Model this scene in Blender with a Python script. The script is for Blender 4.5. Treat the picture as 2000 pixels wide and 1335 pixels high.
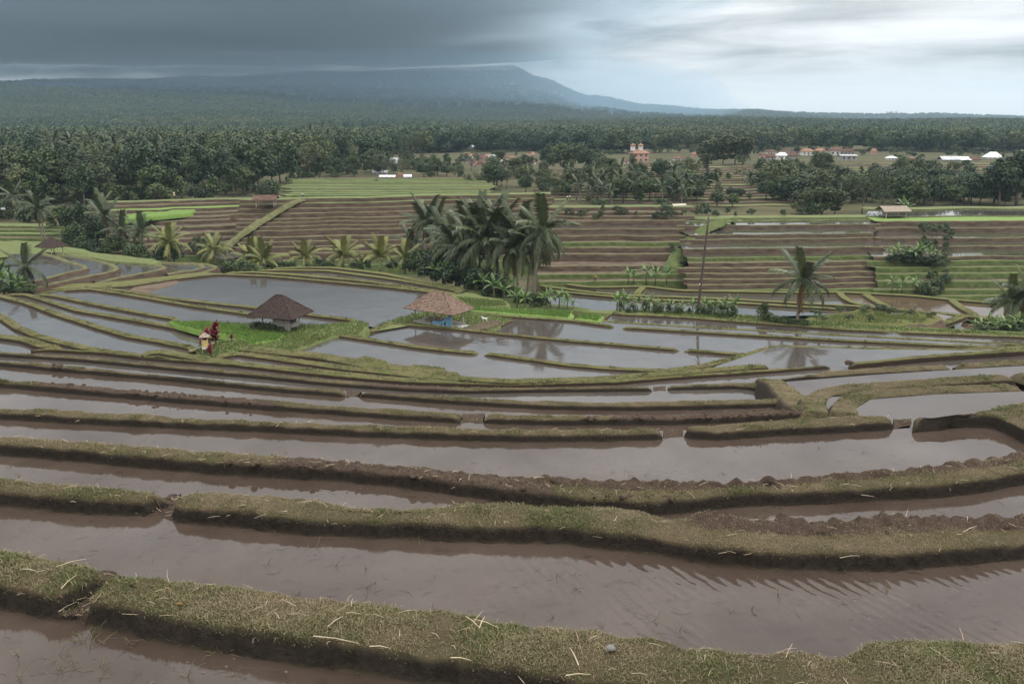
import bpy, math, random
import numpy as np
from mathutils import Vector, Matrix, Euler

for o in list(bpy.data.objects):
    bpy.data.objects.remove(o)
sc = bpy.context.scene
C = sc.collection
RND = random.Random(11)
rng = np.random.default_rng(11)

# ------------------------------------------------------------------ camera
F, HORIZON, CZ = 1667.0, 238.0, 32.0           # focal length in photo pixels, horizon row, camera height
PITCH = math.atan((667.5 - HORIZON) / F)
cd = bpy.data.cameras.new('camera')
cam = bpy.data.objects.new('camera', cd); C.objects.link(cam)
cd.sensor_width = 36.0; cd.lens = F / 2000 * 36
cd.clip_start = 0.1; cd.clip_end = 40000
cam.location = (0, 0, CZ); cam.rotation_euler = (math.pi / 2 - PITCH, 0, 0)
sc.camera = cam

# ------------------------------------------------------------------ sky and sun
SUN_EL, SUN_AZ = math.radians(58), math.radians(65)     # azimuth clockwise from +Y
w = bpy.data.worlds.new('World'); sc.world = w; w.use_nodes = True
nt = w.node_tree; N = nt.nodes; L = nt.links
N.clear()
def nn(t, **k):
    n = N.new(t)
    for a, b in k.items(): setattr(n, a, b)
    return n
def sock(n, name, v):
    n.inputs[name].default_value = v
def mth(op, a, b=None, c=None, clamp=False):
    n = N.new('ShaderNodeMath'); n.operation = op; n.use_clamp = clamp
    for i, v in enumerate((a, b, c)):
        if v is None: continue
        if isinstance(v, (int, float)): n.inputs[i].default_value = v
        else: L.new(v, n.inputs[i])
    return n.outputs[0]
def mrange(v, a, b, lo=0.0, hi=1.0):
    n = N.new('ShaderNodeMapRange'); n.interpolation_type = 'SMOOTHSTEP'
    L.new(v, n.inputs[0])
    for i, x in zip((1, 2, 3, 4), (a, b, lo, hi)): n.inputs[i].default_value = x
    return n.outputs[0]
sky = nn('ShaderNodeTexSky'); sky.sky_type = 'NISHITA'; sky.sun_disc = False
sky.sun_elevation = SUN_EL; sky.sun_rotation = SUN_AZ
bg1 = nn('ShaderNodeBackground'); L.new(sky.outputs[0], bg1.inputs[0]); bg1.inputs[1].default_value = 0.08
tc = nn('ShaderNodeTexCoord'); sx = nn('ShaderNodeSeparateXYZ'); L.new(tc.outputs['Generated'], sx.inputs[0])
X, Y, Z = sx.outputs
zz = mth('ADD', mth('MAXIMUM', Z, 0.0), 0.035)
PX, PY = mth('DIVIDE', X, zz), mth('DIVIDE', Y, zz)      # position on the flat cloud base
cmb = nn('ShaderNodeCombineXYZ'); L.new(PX, cmb.inputs[0]); L.new(PY, cmb.inputs[1])
def noise(vec, scale, detail, rough=0.5, dist=0.0):
    n = nn('ShaderNodeTexNoise'); L.new(vec, n.inputs['Vector'])
    sock(n, 'Scale', scale); sock(n, 'Detail', detail); sock(n, 'Roughness', rough); sock(n, 'Distortion', dist)
    return n.outputs['Fac']
n1 = noise(cmb.outputs[0], 0.42, 6, 0.55, 0.6)
n2 = noise(cmb.outputs[0], 0.13, 3, 0.5, 0.3)
wisp = nn('ShaderNodeMapping'); L.new(tc.outputs['Generated'], wisp.inputs[0]); wisp.inputs['Scale'].default_value = (7, 7, 26)
n3 = noise(wisp.outputs[0], 1.0, 6, 0.55, 0.5)
# heavy dark bank that sits on the mountain and reaches out over the valley
edge = mth('ADD', PY, mth('MULTIPLY', mth('SUBTRACT', n3, 0.5), 5.0))
bank_far = mrange(edge, 11.6, 10.2)                       # its far rim, behind which the sky is light
side = mth('ADD', mth('DIVIDE', X, mth('MAXIMUM', Y, 0.05)), mth('MULTIPLY', mth('SUBTRACT', n3, 0.5), 0.55))
side = mth('SUBTRACT', side, mth('MULTIPLY', mth('SUBTRACT', Z, 0.06), 3.4))
bank_side = mrange(side, 0.16, -0.22)
bank_near = mrange(PY, 2.0, 5.0)
deck = mth('MULTIPLY', mth('MULTIPLY', bank_far, bank_side), bank_near, clamp=True)
bright = mth('ADD', 0.41, mth('MULTIPLY', mth('SUBTRACT', n1, 0.5), 0.9))
bright = mth('ADD', bright, mth('MULTIPLY', mth('SUBTRACT', n2, 0.5), 0.5))
bright = mth('ADD', bright, mth('MULTIPLY', mth('SUBTRACT', n3, 0.5), 0.35))
low = mrange(Z, 0.075, 0.02)                              # clear light strip along the horizon
bright = mth('ADD', mth('MULTIPLY', bright, mth('SUBTRACT', 1.0, low)), mth('MULTIPLY', low, 0.66))
bright = mth('MULTIPLY', bright, mth('ADD', 0.86, mth('MULTIPLY', mth('MAXIMUM', Z, 0.0), 3.7)))   # overcast: lighter towards the zenith
darkv = mth('ADD', mrange(PY, 4.5, 10.5, 0.24, 0.12), mth('MULTIPLY', mth('SUBTRACT', n3, 0.5), 0.16))
mixv = nn('ShaderNodeMix'); L.new(deck, mixv.inputs[0]); L.new(bright, mixv.inputs[2]); L.new(darkv, mixv.inputs[3])
tint = nn('ShaderNodeMix', data_type='RGBA'); L.new(deck, tint.inputs[0])
tint.inputs[6].default_value = (1.0, 0.995, 0.985, 1); tint.inputs[7].default_value = (0.76, 1.02, 1.22, 1)
col = nn('ShaderNodeVectorMath', operation='SCALE'); L.new(tint.outputs[2], col.inputs[0]); L.new(mixv.outputs[0], col.inputs[3])
bg2 = nn('ShaderNodeBackground'); L.new(col.outputs[0], bg2.inputs[0]); bg2.inputs[1].default_value = 1.0
mxs = nn('ShaderNodeMixShader'); mxs.inputs[0].default_value = 0.93
L.new(bg1.outputs[0], mxs.inputs[1]); L.new(bg2.outputs[0], mxs.inputs[2])
out = nn('ShaderNodeOutputWorld'); L.new(mxs.outputs[0], out.inputs[0])

sd = bpy.data.lights.new('sun', 'SUN'); sd.energy = 1.5; sd.angle = math.radians(30); sd.color = (1.0, 0.96, 0.9)
sun = bpy.data.objects.new('sun', sd); C.objects.link(sun)
sdir = Vector((math.sin(SUN_AZ) * math.cos(SUN_EL), math.cos(SUN_AZ) * math.cos(SUN_EL), math.sin(SUN_EL)))
sun.rotation_euler = sdir.to_track_quat('Z', 'Y').to_euler(); sun.location = (0, 0, 300)

sc.view_settings.view_transform = 'Standard'; sc.view_settings.look = 'None'
sc.view_settings.exposure = 0.68; sc.view_settings.gamma = 1.0; sc.view_settings.use_curve_mapping = False
sc.cycles.use_denoising = True
sc.cycles.max_bounces = 6; sc.cycles.diffuse_bounces = 3; sc.cycles.glossy_bounces = 3
sc.cycles.volume_bounces = 1; sc.cycles.transparent_max_bounces = 6
sc.cycles.caustics_reflective = False; sc.cycles.caustics_refractive = False

# ------------------------------------------------------------------ numbers: rays, noise, meshes
cp, sp = math.cos(PITCH), math.sin(PITCH)
def at(px, py, z):
    """photo pixel -> world points on the level z (metres relative to the camera)"""
    px, py, z = np.broadcast_arrays(np.asarray(px, float), np.asarray(py, float), np.asarray(z, float))
    u = (px - 1000) / F; v = (667.5 - py) / F
    t = z / (-sp + v * cp)
    return np.stack([u * t, (cp + v * sp) * t, CZ + z], -1)
def pxm(p):
    """photo pixels per metre at a world point"""
    p = np.asarray(p, float)
    return F / (p[1] * cp - (p[2] - CZ) * sp)
def _h(i, j, k):
    n = (i * 374761393 + j * 668265263 + k * 2147483647 + 1274126177) & 0xFFFFFFFF
    n = ((n ^ (n >> 13)) * 1274126177) & 0xFFFFFFFF
    n = ((n ^ (n >> 15)) * 2246822519) & 0xFFFFFFFF
    return ((n ^ (n >> 16)) & 0xFFFF) / 65535.0
def vnoise(p):
    p = np.asarray(p, float); i = np.floor(p).astype(np.int64); f = p - i; f = f * f * (3 - 2 * f)
    r = 0
    for a in (0, 1):
        for b in (0, 1):
            for c in (0, 1):
                wgt = (f[..., 0] if a else 1 - f[..., 0]) * (f[..., 1] if b else 1 - f[..., 1]) * (f[..., 2] if c else 1 - f[..., 2])
                r = r + wgt * _h(i[..., 0] + a, i[..., 1] + b, i[..., 2] + c)
    return r
def fbm(p, s=1.0, o=4):
    p = np.asarray(p, float) * s; r = 0; a = 0.5; t = 0
    for k in range(o):
        r = r + a * vnoise(p + 17.3 * k); t += a; a *= 0.5; p = p * 2.03
    return r / t - 0.5

def make_mesh(name, V, faces, mats, smooth=True, midx=None, attrs=None):
    me = bpy.data.meshes.new(name)
    V = np.asarray(V, np.float32)
    faces = [np.asarray(f, np.int32) for f in (faces if isinstance(faces, (list, tuple)) else [faces])]
    faces = [f for f in faces if len(f)]
    loops = np.concatenate([f.ravel() for f in faces])
    tot = np.concatenate([np.full(len(f), f.shape[1], np.int32) for f in faces])
    st = np.concatenate([[0], np.cumsum(tot)[:-1]]).astype(np.int32)
    me.vertices.add(len(V)); me.vertices.foreach_set('co', V.ravel())
    me.loops.add(len(loops)); me.loops.foreach_set('vertex_index', loops)
    me.polygons.add(len(tot)); me.polygons.foreach_set('loop_start', st)
    try: me.polygons.foreach_set('loop_total', tot)
    except Exception: pass
    for m in (mats if isinstance(mats, (list, tuple)) else [mats]): me.materials.append(m)
    if midx is not None: me.polygons.foreach_set('material_index', np.asarray(midx, np.int32))
    me.polygons.foreach_set('use_smooth', np.broadcast_to(np.asarray(smooth, bool), (len(tot),)).copy())
    for k, v in (attrs or {}).items():
        a = me.attributes.new(k, 'FLOAT', 'POINT'); a.data.foreach_set('value', np.asarray(v, np.float32))
    me.update(calc_edges=True); me.validate()
    return me
def link(name, me, parent=None, loc=None, rotz=None, scale=None):
    o = bpy.data.objects.new(name, me); C.objects.link(o)
    if parent is not None: o.parent = parent
    if loc is not None: o.location = tuple(float(c) for c in loc)
    if rotz is not None: o.rotation_euler = (0, 0, rotz)
    if scale is not None: o.scale = scale if isinstance(scale, (tuple, list)) else (scale,) * 3
    return o
def tag(o, label, cat, group=None, kind=None):
    o['label'] = label; o['category'] = cat
    if group: o['group'] = group
    if kind: o['kind'] = kind
    return o
def struct(o):
    o['kind'] = 'structure'; return o
def thing(name, label, cat, loc, rotz=0.0, group=None, scale=None):
    o = bpy.data.objects.new(name, None); C.objects.link(o); o.empty_display_size = 0.2
    o.location = tuple(float(c) for c in loc); o.rotation_euler = (0, 0, rotz)
    if scale: o.scale = (scale,) * 3
    return tag(o, label, cat, group)
def grid_faces(n, m, off=0):
    a = np.arange(n - 1)[:, None] * m + np.arange(m - 1)[None, :]
    return (np.stack([a, a + 1, a + m + 1, a + m], -1).reshape(-1, 4) + off)
class MB:
    """collects boxes, tubes and free shapes into one mesh"""
    def __init__(s): s.V = []; s.Q = []; s.T = []; s.n = 0
    def add(s, V, Q=None, T=None):
        V = np.asarray(V, float)
        if Q is not None and len(Q): s.Q.append(np.asarray(Q) + s.n)
        if T is not None and len(T): s.T.append(np.asarray(T) + s.n)
        s.V.append(V); s.n += len(V); return s
    def box(s, c, d, rz=0.0, M=None):
        v = np.array([[x, y, z] for x in (-.5, .5) for y in (-.5, .5) for z in (-.5, .5)]) * np.array(d)
        if rz: v = v @ np.array([[math.cos(rz), math.sin(rz), 0], [-math.sin(rz), math.cos(rz), 0], [0, 0, 1]])
        if M is not None: v = v @ np.array(M.to_3x3()).T
        return s.add(v + np.array(c), [[0, 1, 3, 2], [4, 6, 7, 5], [0, 4, 5, 1], [2, 3, 7, 6], [0, 2, 6, 4], [1, 5, 7, 3]])
    def tube(s, P, r, k=6, cap=True):
        P = np.asarray(P, float); r = np.broadcast_to(np.asarray(r, float), (len(P),))
        T = np.gradient(P, axis=0); T /= np.linalg.norm(T, axis=1)[:, None] + 1e-9
        up = np.array([0, 0, 1.0]) if abs(T[:, 2]).mean() < 0.8 else np.array([1.0, 0, 0])
        A = np.cross(T, up); A /= np.linalg.norm(A, axis=1)[:, None] + 1e-9; B = np.cross(T, A)
        an = np.linspace(0, 2 * math.pi, k, endpoint=False)
        V = (P[:, None] + r[:, None, None] * (np.cos(an)[None, :, None] * A[:, None] + np.sin(an)[None, :, None] * B[:, None])).reshape(-1, 3)
        n = len(P); Q = [[i * k + j, i * k + (j + 1) % k, (i + 1) * k + (j + 1) % k, (i + 1) * k + j] for i in range(n - 1) for j in range(k)]
        T3 = [[(n - 1) * k, (n - 1) * k + j, (n - 1) * k + j + 1] for j in range(1, k - 1)] + [[0, j + 1, j] for j in range(1, k - 1)] if cap else None
        return s.add(V, Q, T3)
    def mesh(s, name, mat, smooth=False):
        fs = []
        if s.Q: fs.append(np.concatenate(s.Q))
        if s.T: fs.append(np.concatenate(s.T))
        return make_mesh(name, np.concatenate(s.V), fs, mat, smooth)
    def build(s, name, mat, parent=None, smooth=False, **k):
        return link(name, s.mesh(name, mat, smooth), parent, **k)

# ------------------------------------------------------------------ materials
def new_mat(name, rough=0.9, spec=0.25):
    m = bpy.data.materials.new(name); m.use_nodes = True; t = m.node_tree; t.nodes.clear()
    b = t.nodes.new('ShaderNodeBsdfPrincipled'); o = t.nodes.new('ShaderNodeOutputMaterial')
    t.links.new(b.outputs[0], o.inputs[0]); b.inputs['Roughness'].default_value = rough; b.inputs['Specular IOR Level'].default_value = spec
    return m, t, b
def tnoise(t, scale, detail=5, rough=0.6, coord='pos', stretch=None, dist=0.0):
    if coord == 'pos': c = t.nodes.new('ShaderNodeNewGeometry').outputs['Position']
    else: c = t.nodes.new('ShaderNodeTexCoord').outputs['Object']
    if stretch:
        mp = t.nodes.new('ShaderNodeMapping'); t.links.new(c, mp.inputs[0])
        mp.inputs['Scale'].default_value = stretch[:3]
        if len(stretch) > 3: mp.inputs['Rotation'].default_value = (0, 0, stretch[3])
        c = mp.outputs[0]
    n = t.nodes.new('ShaderNodeTexNoise'); t.links.new(c, n.inputs['Vector'])
    n.inputs['Scale'].default_value = scale; n.inputs['Detail'].default_value = detail
    n.inputs['Roughness'].default_value = rough; n.inputs['Distortion'].default_value = dist
    return n.outputs['Fac']
def tramp(t, fac, stops):
    r = t.nodes.new('ShaderNodeValToRGB'); t.links.new(fac, r.inputs[0]); e = r.color_ramp.elements
    e[0].position, e[0].color = stops[0][0], (*stops[0][1], 1); e[1].position, e[1].color = stops[-1][0], (*stops[-1][1], 1)
    for p, c in stops[1:-1]:
        x = e.new(p); x.color = (*c, 1)
    return r.outputs[0]
def tmix(t, fac, a, b, blend='MIX'):
    n = t.nodes.new('ShaderNodeMix'); n.data_type = 'RGBA'; n.blend_type = blend
    for i, v in ((0, fac), (6, a), (7, b)):
        if isinstance(v, (int, float)): n.inputs[i].default_value = v
        elif isinstance(v, tuple): n.inputs[i].default_value = (*v, 1)
        else: t.links.new(v, n.inputs[i])
    return n.outputs[2]
def tmap(t, v, a, b, lo=0.0, hi=1.0):
    n = t.nodes.new('ShaderNodeMapRange'); t.links.new(v, n.inputs[0])
    for i, x in zip((1, 2, 3, 4), (a, b, lo, hi)): n.inputs[i].default_value = x
    return n.outputs[0]
def tmath(t, op, a, b):
    n = t.nodes.new('ShaderNodeMath'); n.operation = op
    for i, v in enumerate((a, b)):
        if isinstance(v, (int, float)): n.inputs[i].default_value = v
        else: t.links.new(v, n.inputs[i])
    return n.outputs[0]
def tbump(t, b, h, strength, dist):
    n = t.nodes.new('ShaderNodeBump'); n.inputs['Strength'].default_value = strength; n.inputs['Distance'].default_value = dist
    t.links.new(h, n.inputs['Height']); t.links.new(n.outputs[0], b.inputs['Normal'])
def tattr(t, name):
    n = t.nodes.new('ShaderNodeAttribute'); n.attribute_name = name; return n.outputs['Fac']

def mat_simple(name, c1, c2, scale=3.0, rough=0.9, spec=0.2, bump=0.0, coord='pos', stretch=None, lo=0.35, hi=0.65, rand=0.0):
    m, t, b = new_mat(name, rough, spec)
    n = tnoise(t, scale, 5, 0.6, coord, stretch)
    c = tramp(t, n, [(lo, c1), (hi, c2)])
    if rand:
        oi = t.nodes.new('ShaderNodeObjectInfo')
        c = tmix(t, 1.0, c, tramp(t, oi.outputs['Random'], [(0, (1 - rand,) * 3), (1, (1 + rand,) * 3)]), 'MULTIPLY')
    t.links.new(c, b.inputs['Base Color'])
    if bump: tbump(t, b, n, 0.8, bump)
    return m
def mat_bank(name, grass, dry, soil, face):
    """terrace bank: turf where the ground is level, wet soil where it is cut"""
    m, t, b = new_mat(name, 0.95, 0.12)
    g = t.nodes.new('ShaderNodeNewGeometry'); s = t.nodes.new('ShaderNodeSeparateXYZ'); t.links.new(g.outputs['Normal'], s.inputs[0])
    fine = tnoise(t, 9.0, 6, 0.7); big = tnoise(t, 0.9, 4, 0.6)
    turf = tmix(t, tmap(t, big, 0.38, 0.62), tmix(t, tmap(t, fine, 0.35, 0.65), grass, tuple(0.72 * c for c in grass)), tmix(t, tmap(t, fine, 0.35, 0.65), dry, tuple(0.65 * c for c in dry)))
    soilc = tmix(t, tmap(t, fine, 0.35, 0.65), soil, tuple(0.55 * c for c in soil))
    bare = tmap(t, tmath(t, 'ADD', tattr(t, 'bare'), tmath(t, 'MULTIPLY', tmath(t, 'SUBTRACT', fine, 0.5), 0.8)), 0.35, 0.65)
    top = tmix(t, bare, turf, soilc)
    facec = tmix(t, tmap(t, fine, 0.35, 0.65), face, tuple(0.5 * c for c in face))
    up = tmap(t, tmath(t, 'ADD', s.outputs[2], tmath(t, 'MULTIPLY', tmath(t, 'SUBTRACT', fine, 0.5), 0.5)), 0.45, 0.75)
    t.links.new(tmix(t, up, facec, top), b.inputs['Base Color'])
    tbump(t, b, tnoise(t, 16, 5, 0.75), 1.0, 0.07)
    return m
def mat_water(name, mud1, mud2, ripple=0.006, rscale=1.1, rot=0.6, rough=0.03, fine=0.0015, patch_lo=0.48, ior=1.42, wind=False):
    m, t, b = new_mat(name, rough, 0.5)
    b.inputs['IOR'].default_value = ior
    n = tnoise(t, 0.35, 6, 0.6, dist=0.5); n2 = tnoise(t, 3.5, 5, 0.65, stretch=(1, 1.6, 1, 0.3))
    c = tramp(t, n, [(0.33, mud1), (0.67, mud2)])
    c = tmix(t, tmap(t, n2, 0.56, 0.72, 0, 0.6), c, tuple(0.55 * x for x in mud1))
    c = tmix(t, tmap(t, tnoise(t, 13.0, 4, 0.7), 0.58, 0.75, 0, 0.5), c, tuple(0.6 * x for x in mud1))
    t.links.new(c, b.inputs['Base Color'])
    patch = tmap(t, tnoise(t, 0.22, 3, 0.5), patch_lo, patch_lo + 0.16)
    wv = tnoise(t, rscale, 2.5, 0.45, stretch=(1.0, 0.17, 1, rot), dist=0.6)
    hgt = tmath(t, 'ADD', tmath(t, 'MULTIPLY', tmath(t, 'MULTIPLY', wv, patch), ripple), tmath(t, 'MULTIPLY', tnoise(t, 7.0, 3, 0.5), fine))
    if wind:                                                      # a breeze ruffles one side of the pond
        ps = t.nodes.new('ShaderNodeNewGeometry').outputs['Position']; mp = t.nodes.new('ShaderNodeMapping'); t.links.new(ps, mp.inputs[0]); mp.inputs['Rotation'].default_value = (0, 0, -0.5)
        wt = t.nodes.new('ShaderNodeTexWave'); wt.wave_type = 'BANDS'; wt.bands_direction = 'X'; t.links.new(mp.outputs[0], wt.inputs['Vector'])
        for k_, v_ in (('Scale', 1.7), ('Distortion', 3.2), ('Detail', 2.5), ('Detail Scale', 1.3), ('Detail Roughness', 0.55)): wt.inputs[k_].default_value = v_
        sp3 = t.nodes.new('ShaderNodeSeparateXYZ'); t.links.new(ps, sp3.inputs[0])
        reach = tmath(t, 'MULTIPLY', tmap(t, sp3.outputs[0], -0.6, 2.4), tmap(t, tnoise(t, 0.7, 3, 0.5), 0.36, 0.62))
        hgt = tmath(t, 'ADD', hgt, tmath(t, 'MULTIPLY', tmath(t, 'MULTIPLY', wt.outputs['Fac'], reach), 0.0075))
    bn = t.nodes.new('ShaderNodeBump'); bn.inputs['Strength'].default_value = 1.0; bn.inputs['Distance'].default_value = 1.0
    t.links.new(hgt, bn.inputs['Height']); t.links.new(bn.outputs[0], b.inputs['Normal'])
    return m
def mat_leaf(name, c1, c2, rand=0.25, rough=0.55, spec=0.25, attr='tint', transl=0.0):
    m, t, b = new_mat(name, rough, spec)
    c = tramp(t, tattr(t, attr), [(0.0, c1), (1.0, c2)])
    oi = t.nodes.new('ShaderNodeObjectInfo')
    c = tmix(t, 1.0, c, tramp(t, oi.outputs['Random'], [(0, (1 - rand, 1 - rand * 0.8, 1 - rand)), (0.5, (1, 1, 1)), (1, (1 + rand * 1.3, 1 + rand, 1 + rand * 0.3))]), 'MULTIPLY')
    t.links.new(c, b.inputs['Base Color'])
    if transl:
        tr = t.nodes.new('ShaderNodeBsdfTranslucent'); mx = t.nodes.new('ShaderNodeMixShader'); t.links.new(c, tr.inputs[0])
        mx.inputs[0].default_value = transl; t.links.new(b.outputs[0], mx.inputs[1]); t.links.new(tr.outputs[0], mx.inputs[2])
        t.links.new(mx.outputs[0], [n for n in t.nodes if n.type == 'OUTPUT_MATERIAL'][0].inputs[0])
    return m

M = {}
M['bank'] = mat_bank('bank_turf_near', (0.085, 0.074, 0.038), (0.130, 0.098, 0.060), (0.082, 0.057, 0.043), (0.044, 0.035, 0.027))
M['bank_mid'] = mat_bank('bank_turf_mid', (0.105, 0.120, 0.038), (0.145, 0.130, 0.056), (0.100, 0.066, 0.045), (0.055, 0.038, 0.026))
M['lawn'] = mat_simple('lawn_grass', (0.070, 0.095, 0.030), (0.125, 0.135, 0.052), 1.3, 0.9, 0.15, 0.05)
M['bright_grass'] = mat_simple('bright_grass', (0.080, 0.140, 0.026), (0.115, 0.180, 0.038), 1.6, 0.8, 0.15, 0.05)
M['seedling'] = mat_simple('seedling_bed', (0.105, 0.165, 0.040), (0.145, 0.210, 0.056), 1.2, 0.8, 0.15, 0.05)
M['water_near'] = mat_water('paddy_water_near', (0.042, 0.030, 0.023), (0.064, 0.048, 0.038), 0.007, 4.2, -0.45, 0.025, 0.0008, 0.50, 1.38)
M['water_rippled'] = mat_water('paddy_water_rippled', (0.038, 0.027, 0.021), (0.066, 0.049, 0.039), 0.008, 4.4, -0.45, 0.025, 0.0009, 0.50, 1.38, True)
M['water_mid'] = mat_water('paddy_water_mid', (0.052, 0.044, 0.038), (0.074, 0.063, 0.055), 0.014, 1.8, 0.9, 0.04, 0.0014, 0.50)
M['water_far'] = mat_water('paddy_water_far', (0.052, 0.046, 0.038), (0.074, 0.065, 0.056), 0.006, 1.2, 0.8, 0.04, 0.0006, 0.50)
M['mudflat'] = mat_simple('wet_brown_mud', (0.066, 0.046, 0.034), (0.118, 0.088, 0.064), 0.35, 0.9, 0.12, 0.03)
M['brown_water'] = mat_water('brown_shallow_water', (0.070, 0.047, 0.030), (0.100, 0.070, 0.046), 0.006, 1.2, 0.8, 0.08, 0.0006)
M['riser'] = mat_simple('brown_earth_riser', (0.050, 0.036, 0.026), (0.096, 0.069, 0.048), 0.7, 0.95, 0.1, 0.08, stretch=(0.6, 0.6, 2.5))
M['riser_green'] = mat_simple('overgrown_riser', (0.045, 0.065, 0.022), (0.090, 0.105, 0.038), 0.9, 0.95, 0.1, 0.1)
M['lip'] = mat_simple('terrace_lip_turf', (0.074, 0.080, 0.034), (0.128, 0.120, 0.062), 0.8, 0.95, 0.1, 0.08)
M['lip_green'] = mat_simple('terrace_lip_green', (0.068, 0.098, 0.030), (0.108, 0.132, 0.048), 0.8, 0.95, 0.1, 0.08)
M['field_green'] = mat_simple('pale_green_field', (0.085, 0.105, 0.045), (0.140, 0.155, 0.070), 0.12, 0.95, 0.1, 0.05, stretch=(0.5, 3, 1))
M['leaf_mid'] = mat_leaf('leaf_mid', (0.030, 0.050, 0.018), (0.085, 0.115, 0.040))
M['leaf_dark'] = mat_leaf('leaf_dark', (0.018, 0.034, 0.015), (0.048, 0.075, 0.030))
M['leaf_pale'] = mat_leaf('leaf_pale', (0.050, 0.065, 0.030), (0.120, 0.135, 0.065))
M['leaf_airy'] = mat_leaf('leaf_airy', (0.040, 0.055, 0.022), (0.085, 0.100, 0.045))
M['frond'] = mat_leaf('palm_frond', (0.022, 0.036, 0.014), (0.072, 0.088, 0.038), 0.3, 0.45, 0.3)
M['frond_young'] = mat_leaf('palm_frond_young', (0.075, 0.100, 0.025), (0.190, 0.180, 0.060), 0.3, 0.45, 0.3)
M['frond_dry'] = mat_leaf('palm_frond_dry', (0.120, 0.070, 0.030), (0.240, 0.150, 0.070), 0.2, 0.8, 0.1)
M['banana'] = mat_leaf('banana_leaf', (0.060, 0.115, 0.030), (0.130, 0.200, 0.065), 0.35, 0.4, 0.35, transl=0.25)
M['banana_stem'] = mat_simple('banana_stem', (0.09, 0.10, 0.045), (0.16, 0.13, 0.075), 6, 0.7, 0.2, 0.01)
M['trunk'] = mat_simple('palm_trunk', (0.12, 0.10, 0.08), (0.24, 0.20, 0.165), 2.0, 0.95, 0.1, 0.02, stretch=(1, 1, 4))
M['bark'] = mat_simple('tree_bark', (0.07, 0.055, 0.04), (0.17, 0.14, 0.11), 1.5, 0.95, 0.1, 0.03)
M['red_leaf'] = mat_leaf('red_cordyline', (0.110, 0.012, 0.022), (0.240, 0.040, 0.050), 0.1)
M['blade'] = mat_leaf('grass_blade', (0.082, 0.098, 0.034), (0.250, 0.195, 0.125), 0.0, 0.7, 0.15, transl=0.15)
M['straw'] = mat_simple('dry_straw', (0.33, 0.26, 0.17), (0.50, 0.42, 0.30), 8, 0.8, 0.2)
M['clod'] = mat_simple('mud_clod', (0.035, 0.025, 0.019), (0.082, 0.058, 0.043), 14, 0.95, 0.1, 0.03)
M['ground'] = mat_simple('ground', (0.040, 0.048, 0.024), (0.105, 0.090, 0.052), 0.12, 0.95, 0.05, stretch=(0.12, 1.2, 1), lo=0.3, hi=0.7)
M['wood'] = mat_simple('weathered_wood', (0.16, 0.13, 0.10), (0.30, 0.25, 0.20), 5, 0.9, 0.15, 0.01, 'obj', (1, 1, 0.2))
M['pale_wood'] = mat_simple('pale_wood', (0.36, 0.32, 0.27), (0.52, 0.47, 0.40), 5, 0.9, 0.15, 0.01, 'obj', (1, 1, 0.2))
M['pole'] = mat_simple('pole_wood', (0.060, 0.048, 0.042), (0.115, 0.095, 0.085), 3, 0.9, 0.15, 0.01, 'obj', (2, 2, 0.3))
M['tile_dark'] = mat_simple('dark_clay_tile', (0.022, 0.015, 0.013), (0.075, 0.052, 0.042), 3.5, 0.9, 0.15, 0.02, 'obj', lo=0.3, hi=0.75)
M['tile_red'] = mat_simple('weathered_red_tile', (0.105, 0.066, 0.050), (0.270, 0.195, 0.150), 3.2, 0.9, 0.15, 0.02, 'obj', lo=0.35, hi=0.75)
M['plaster'] = mat_simple('stained_plaster', (0.26, 0.24, 0.21), (0.46, 0.43, 0.38), 2.0, 0.9, 0.15, 0.01, 'obj')
M['blue_paint'] = mat_simple('faded_blue_paint', (0.10, 0.22, 0.33), (0.15, 0.29, 0.41), 2.5, 0.7, 0.25, 0, 'obj')
M['dark'] = mat_simple('dark_opening', (0.012, 0.012, 0.012), (0.02, 0.02, 0.02), 1, 0.9, 0.1)
M['concrete'] = mat_simple('concrete', (0.28, 0.27, 0.25), (0.42, 0.40, 0.37), 1.5, 0.9, 0.15, 0, 'obj')
M['cloth_yellow'] = mat_simple('yellow_cloth', (0.55, 0.42, 0.12), (0.68, 0.55, 0.22), 4, 0.9, 0.1)
M['cloth_white'] = mat_simple('white_cloth', (0.55, 0.54, 0.52), (0.75, 0.74, 0.72), 4, 0.9, 0.1)
M['cloth_orange'] = mat_simple('orange_cloth', (0.50, 0.10, 0.04), (0.60, 0.16, 0.06), 4, 0.9, 0.1)
M['cloth_blue'] = mat_simple('blue_cloth', (0.06, 0.10, 0.30), (0.10, 0.16, 0.42), 4, 0.9, 0.1)
M['skin'] = mat_simple('skin', (0.20, 0.11, 0.07), (0.26, 0.15, 0.10), 6, 0.6, 0.3)
M['trousers'] = mat_simple('dark_trousers', (0.03, 0.03, 0.04), (0.05, 0.05, 0.06), 6, 0.9, 0.1)
M['wall_white'] = mat_simple('white_wall', (0.52, 0.50, 0.46), (0.72, 0.70, 0.66), 0.6, 0.9, 0.15)
M['wall_pink'] = mat_simple('salmon_wall', (0.42, 0.24, 0.19), (0.52, 0.32, 0.26), 0.6, 0.9, 0.15)
M['wall_grey'] = mat_simple('grey_wall', (0.24, 0.23, 0.22), (0.38, 0.36, 0.34), 0.6, 0.9, 0.15)
M['roof_brown'] = mat_simple('brown_roof', (0.075, 0.045, 0.036), (0.14, 0.085, 0.065), 0.8, 0.9, 0.1, rand=0.25)
M['roof_orange'] = mat_simple('orange_roof', (0.20, 0.115, 0.08), (0.28, 0.165, 0.115), 0.8, 0.9, 0.1, rand=0.2)
M['roof_metal'] = mat_simple('grey_sheet_roof', (0.24, 0.25, 0.26), (0.36, 0.37, 0.38), 0.5, 0.5, 0.4, rand=0.15)
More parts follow.
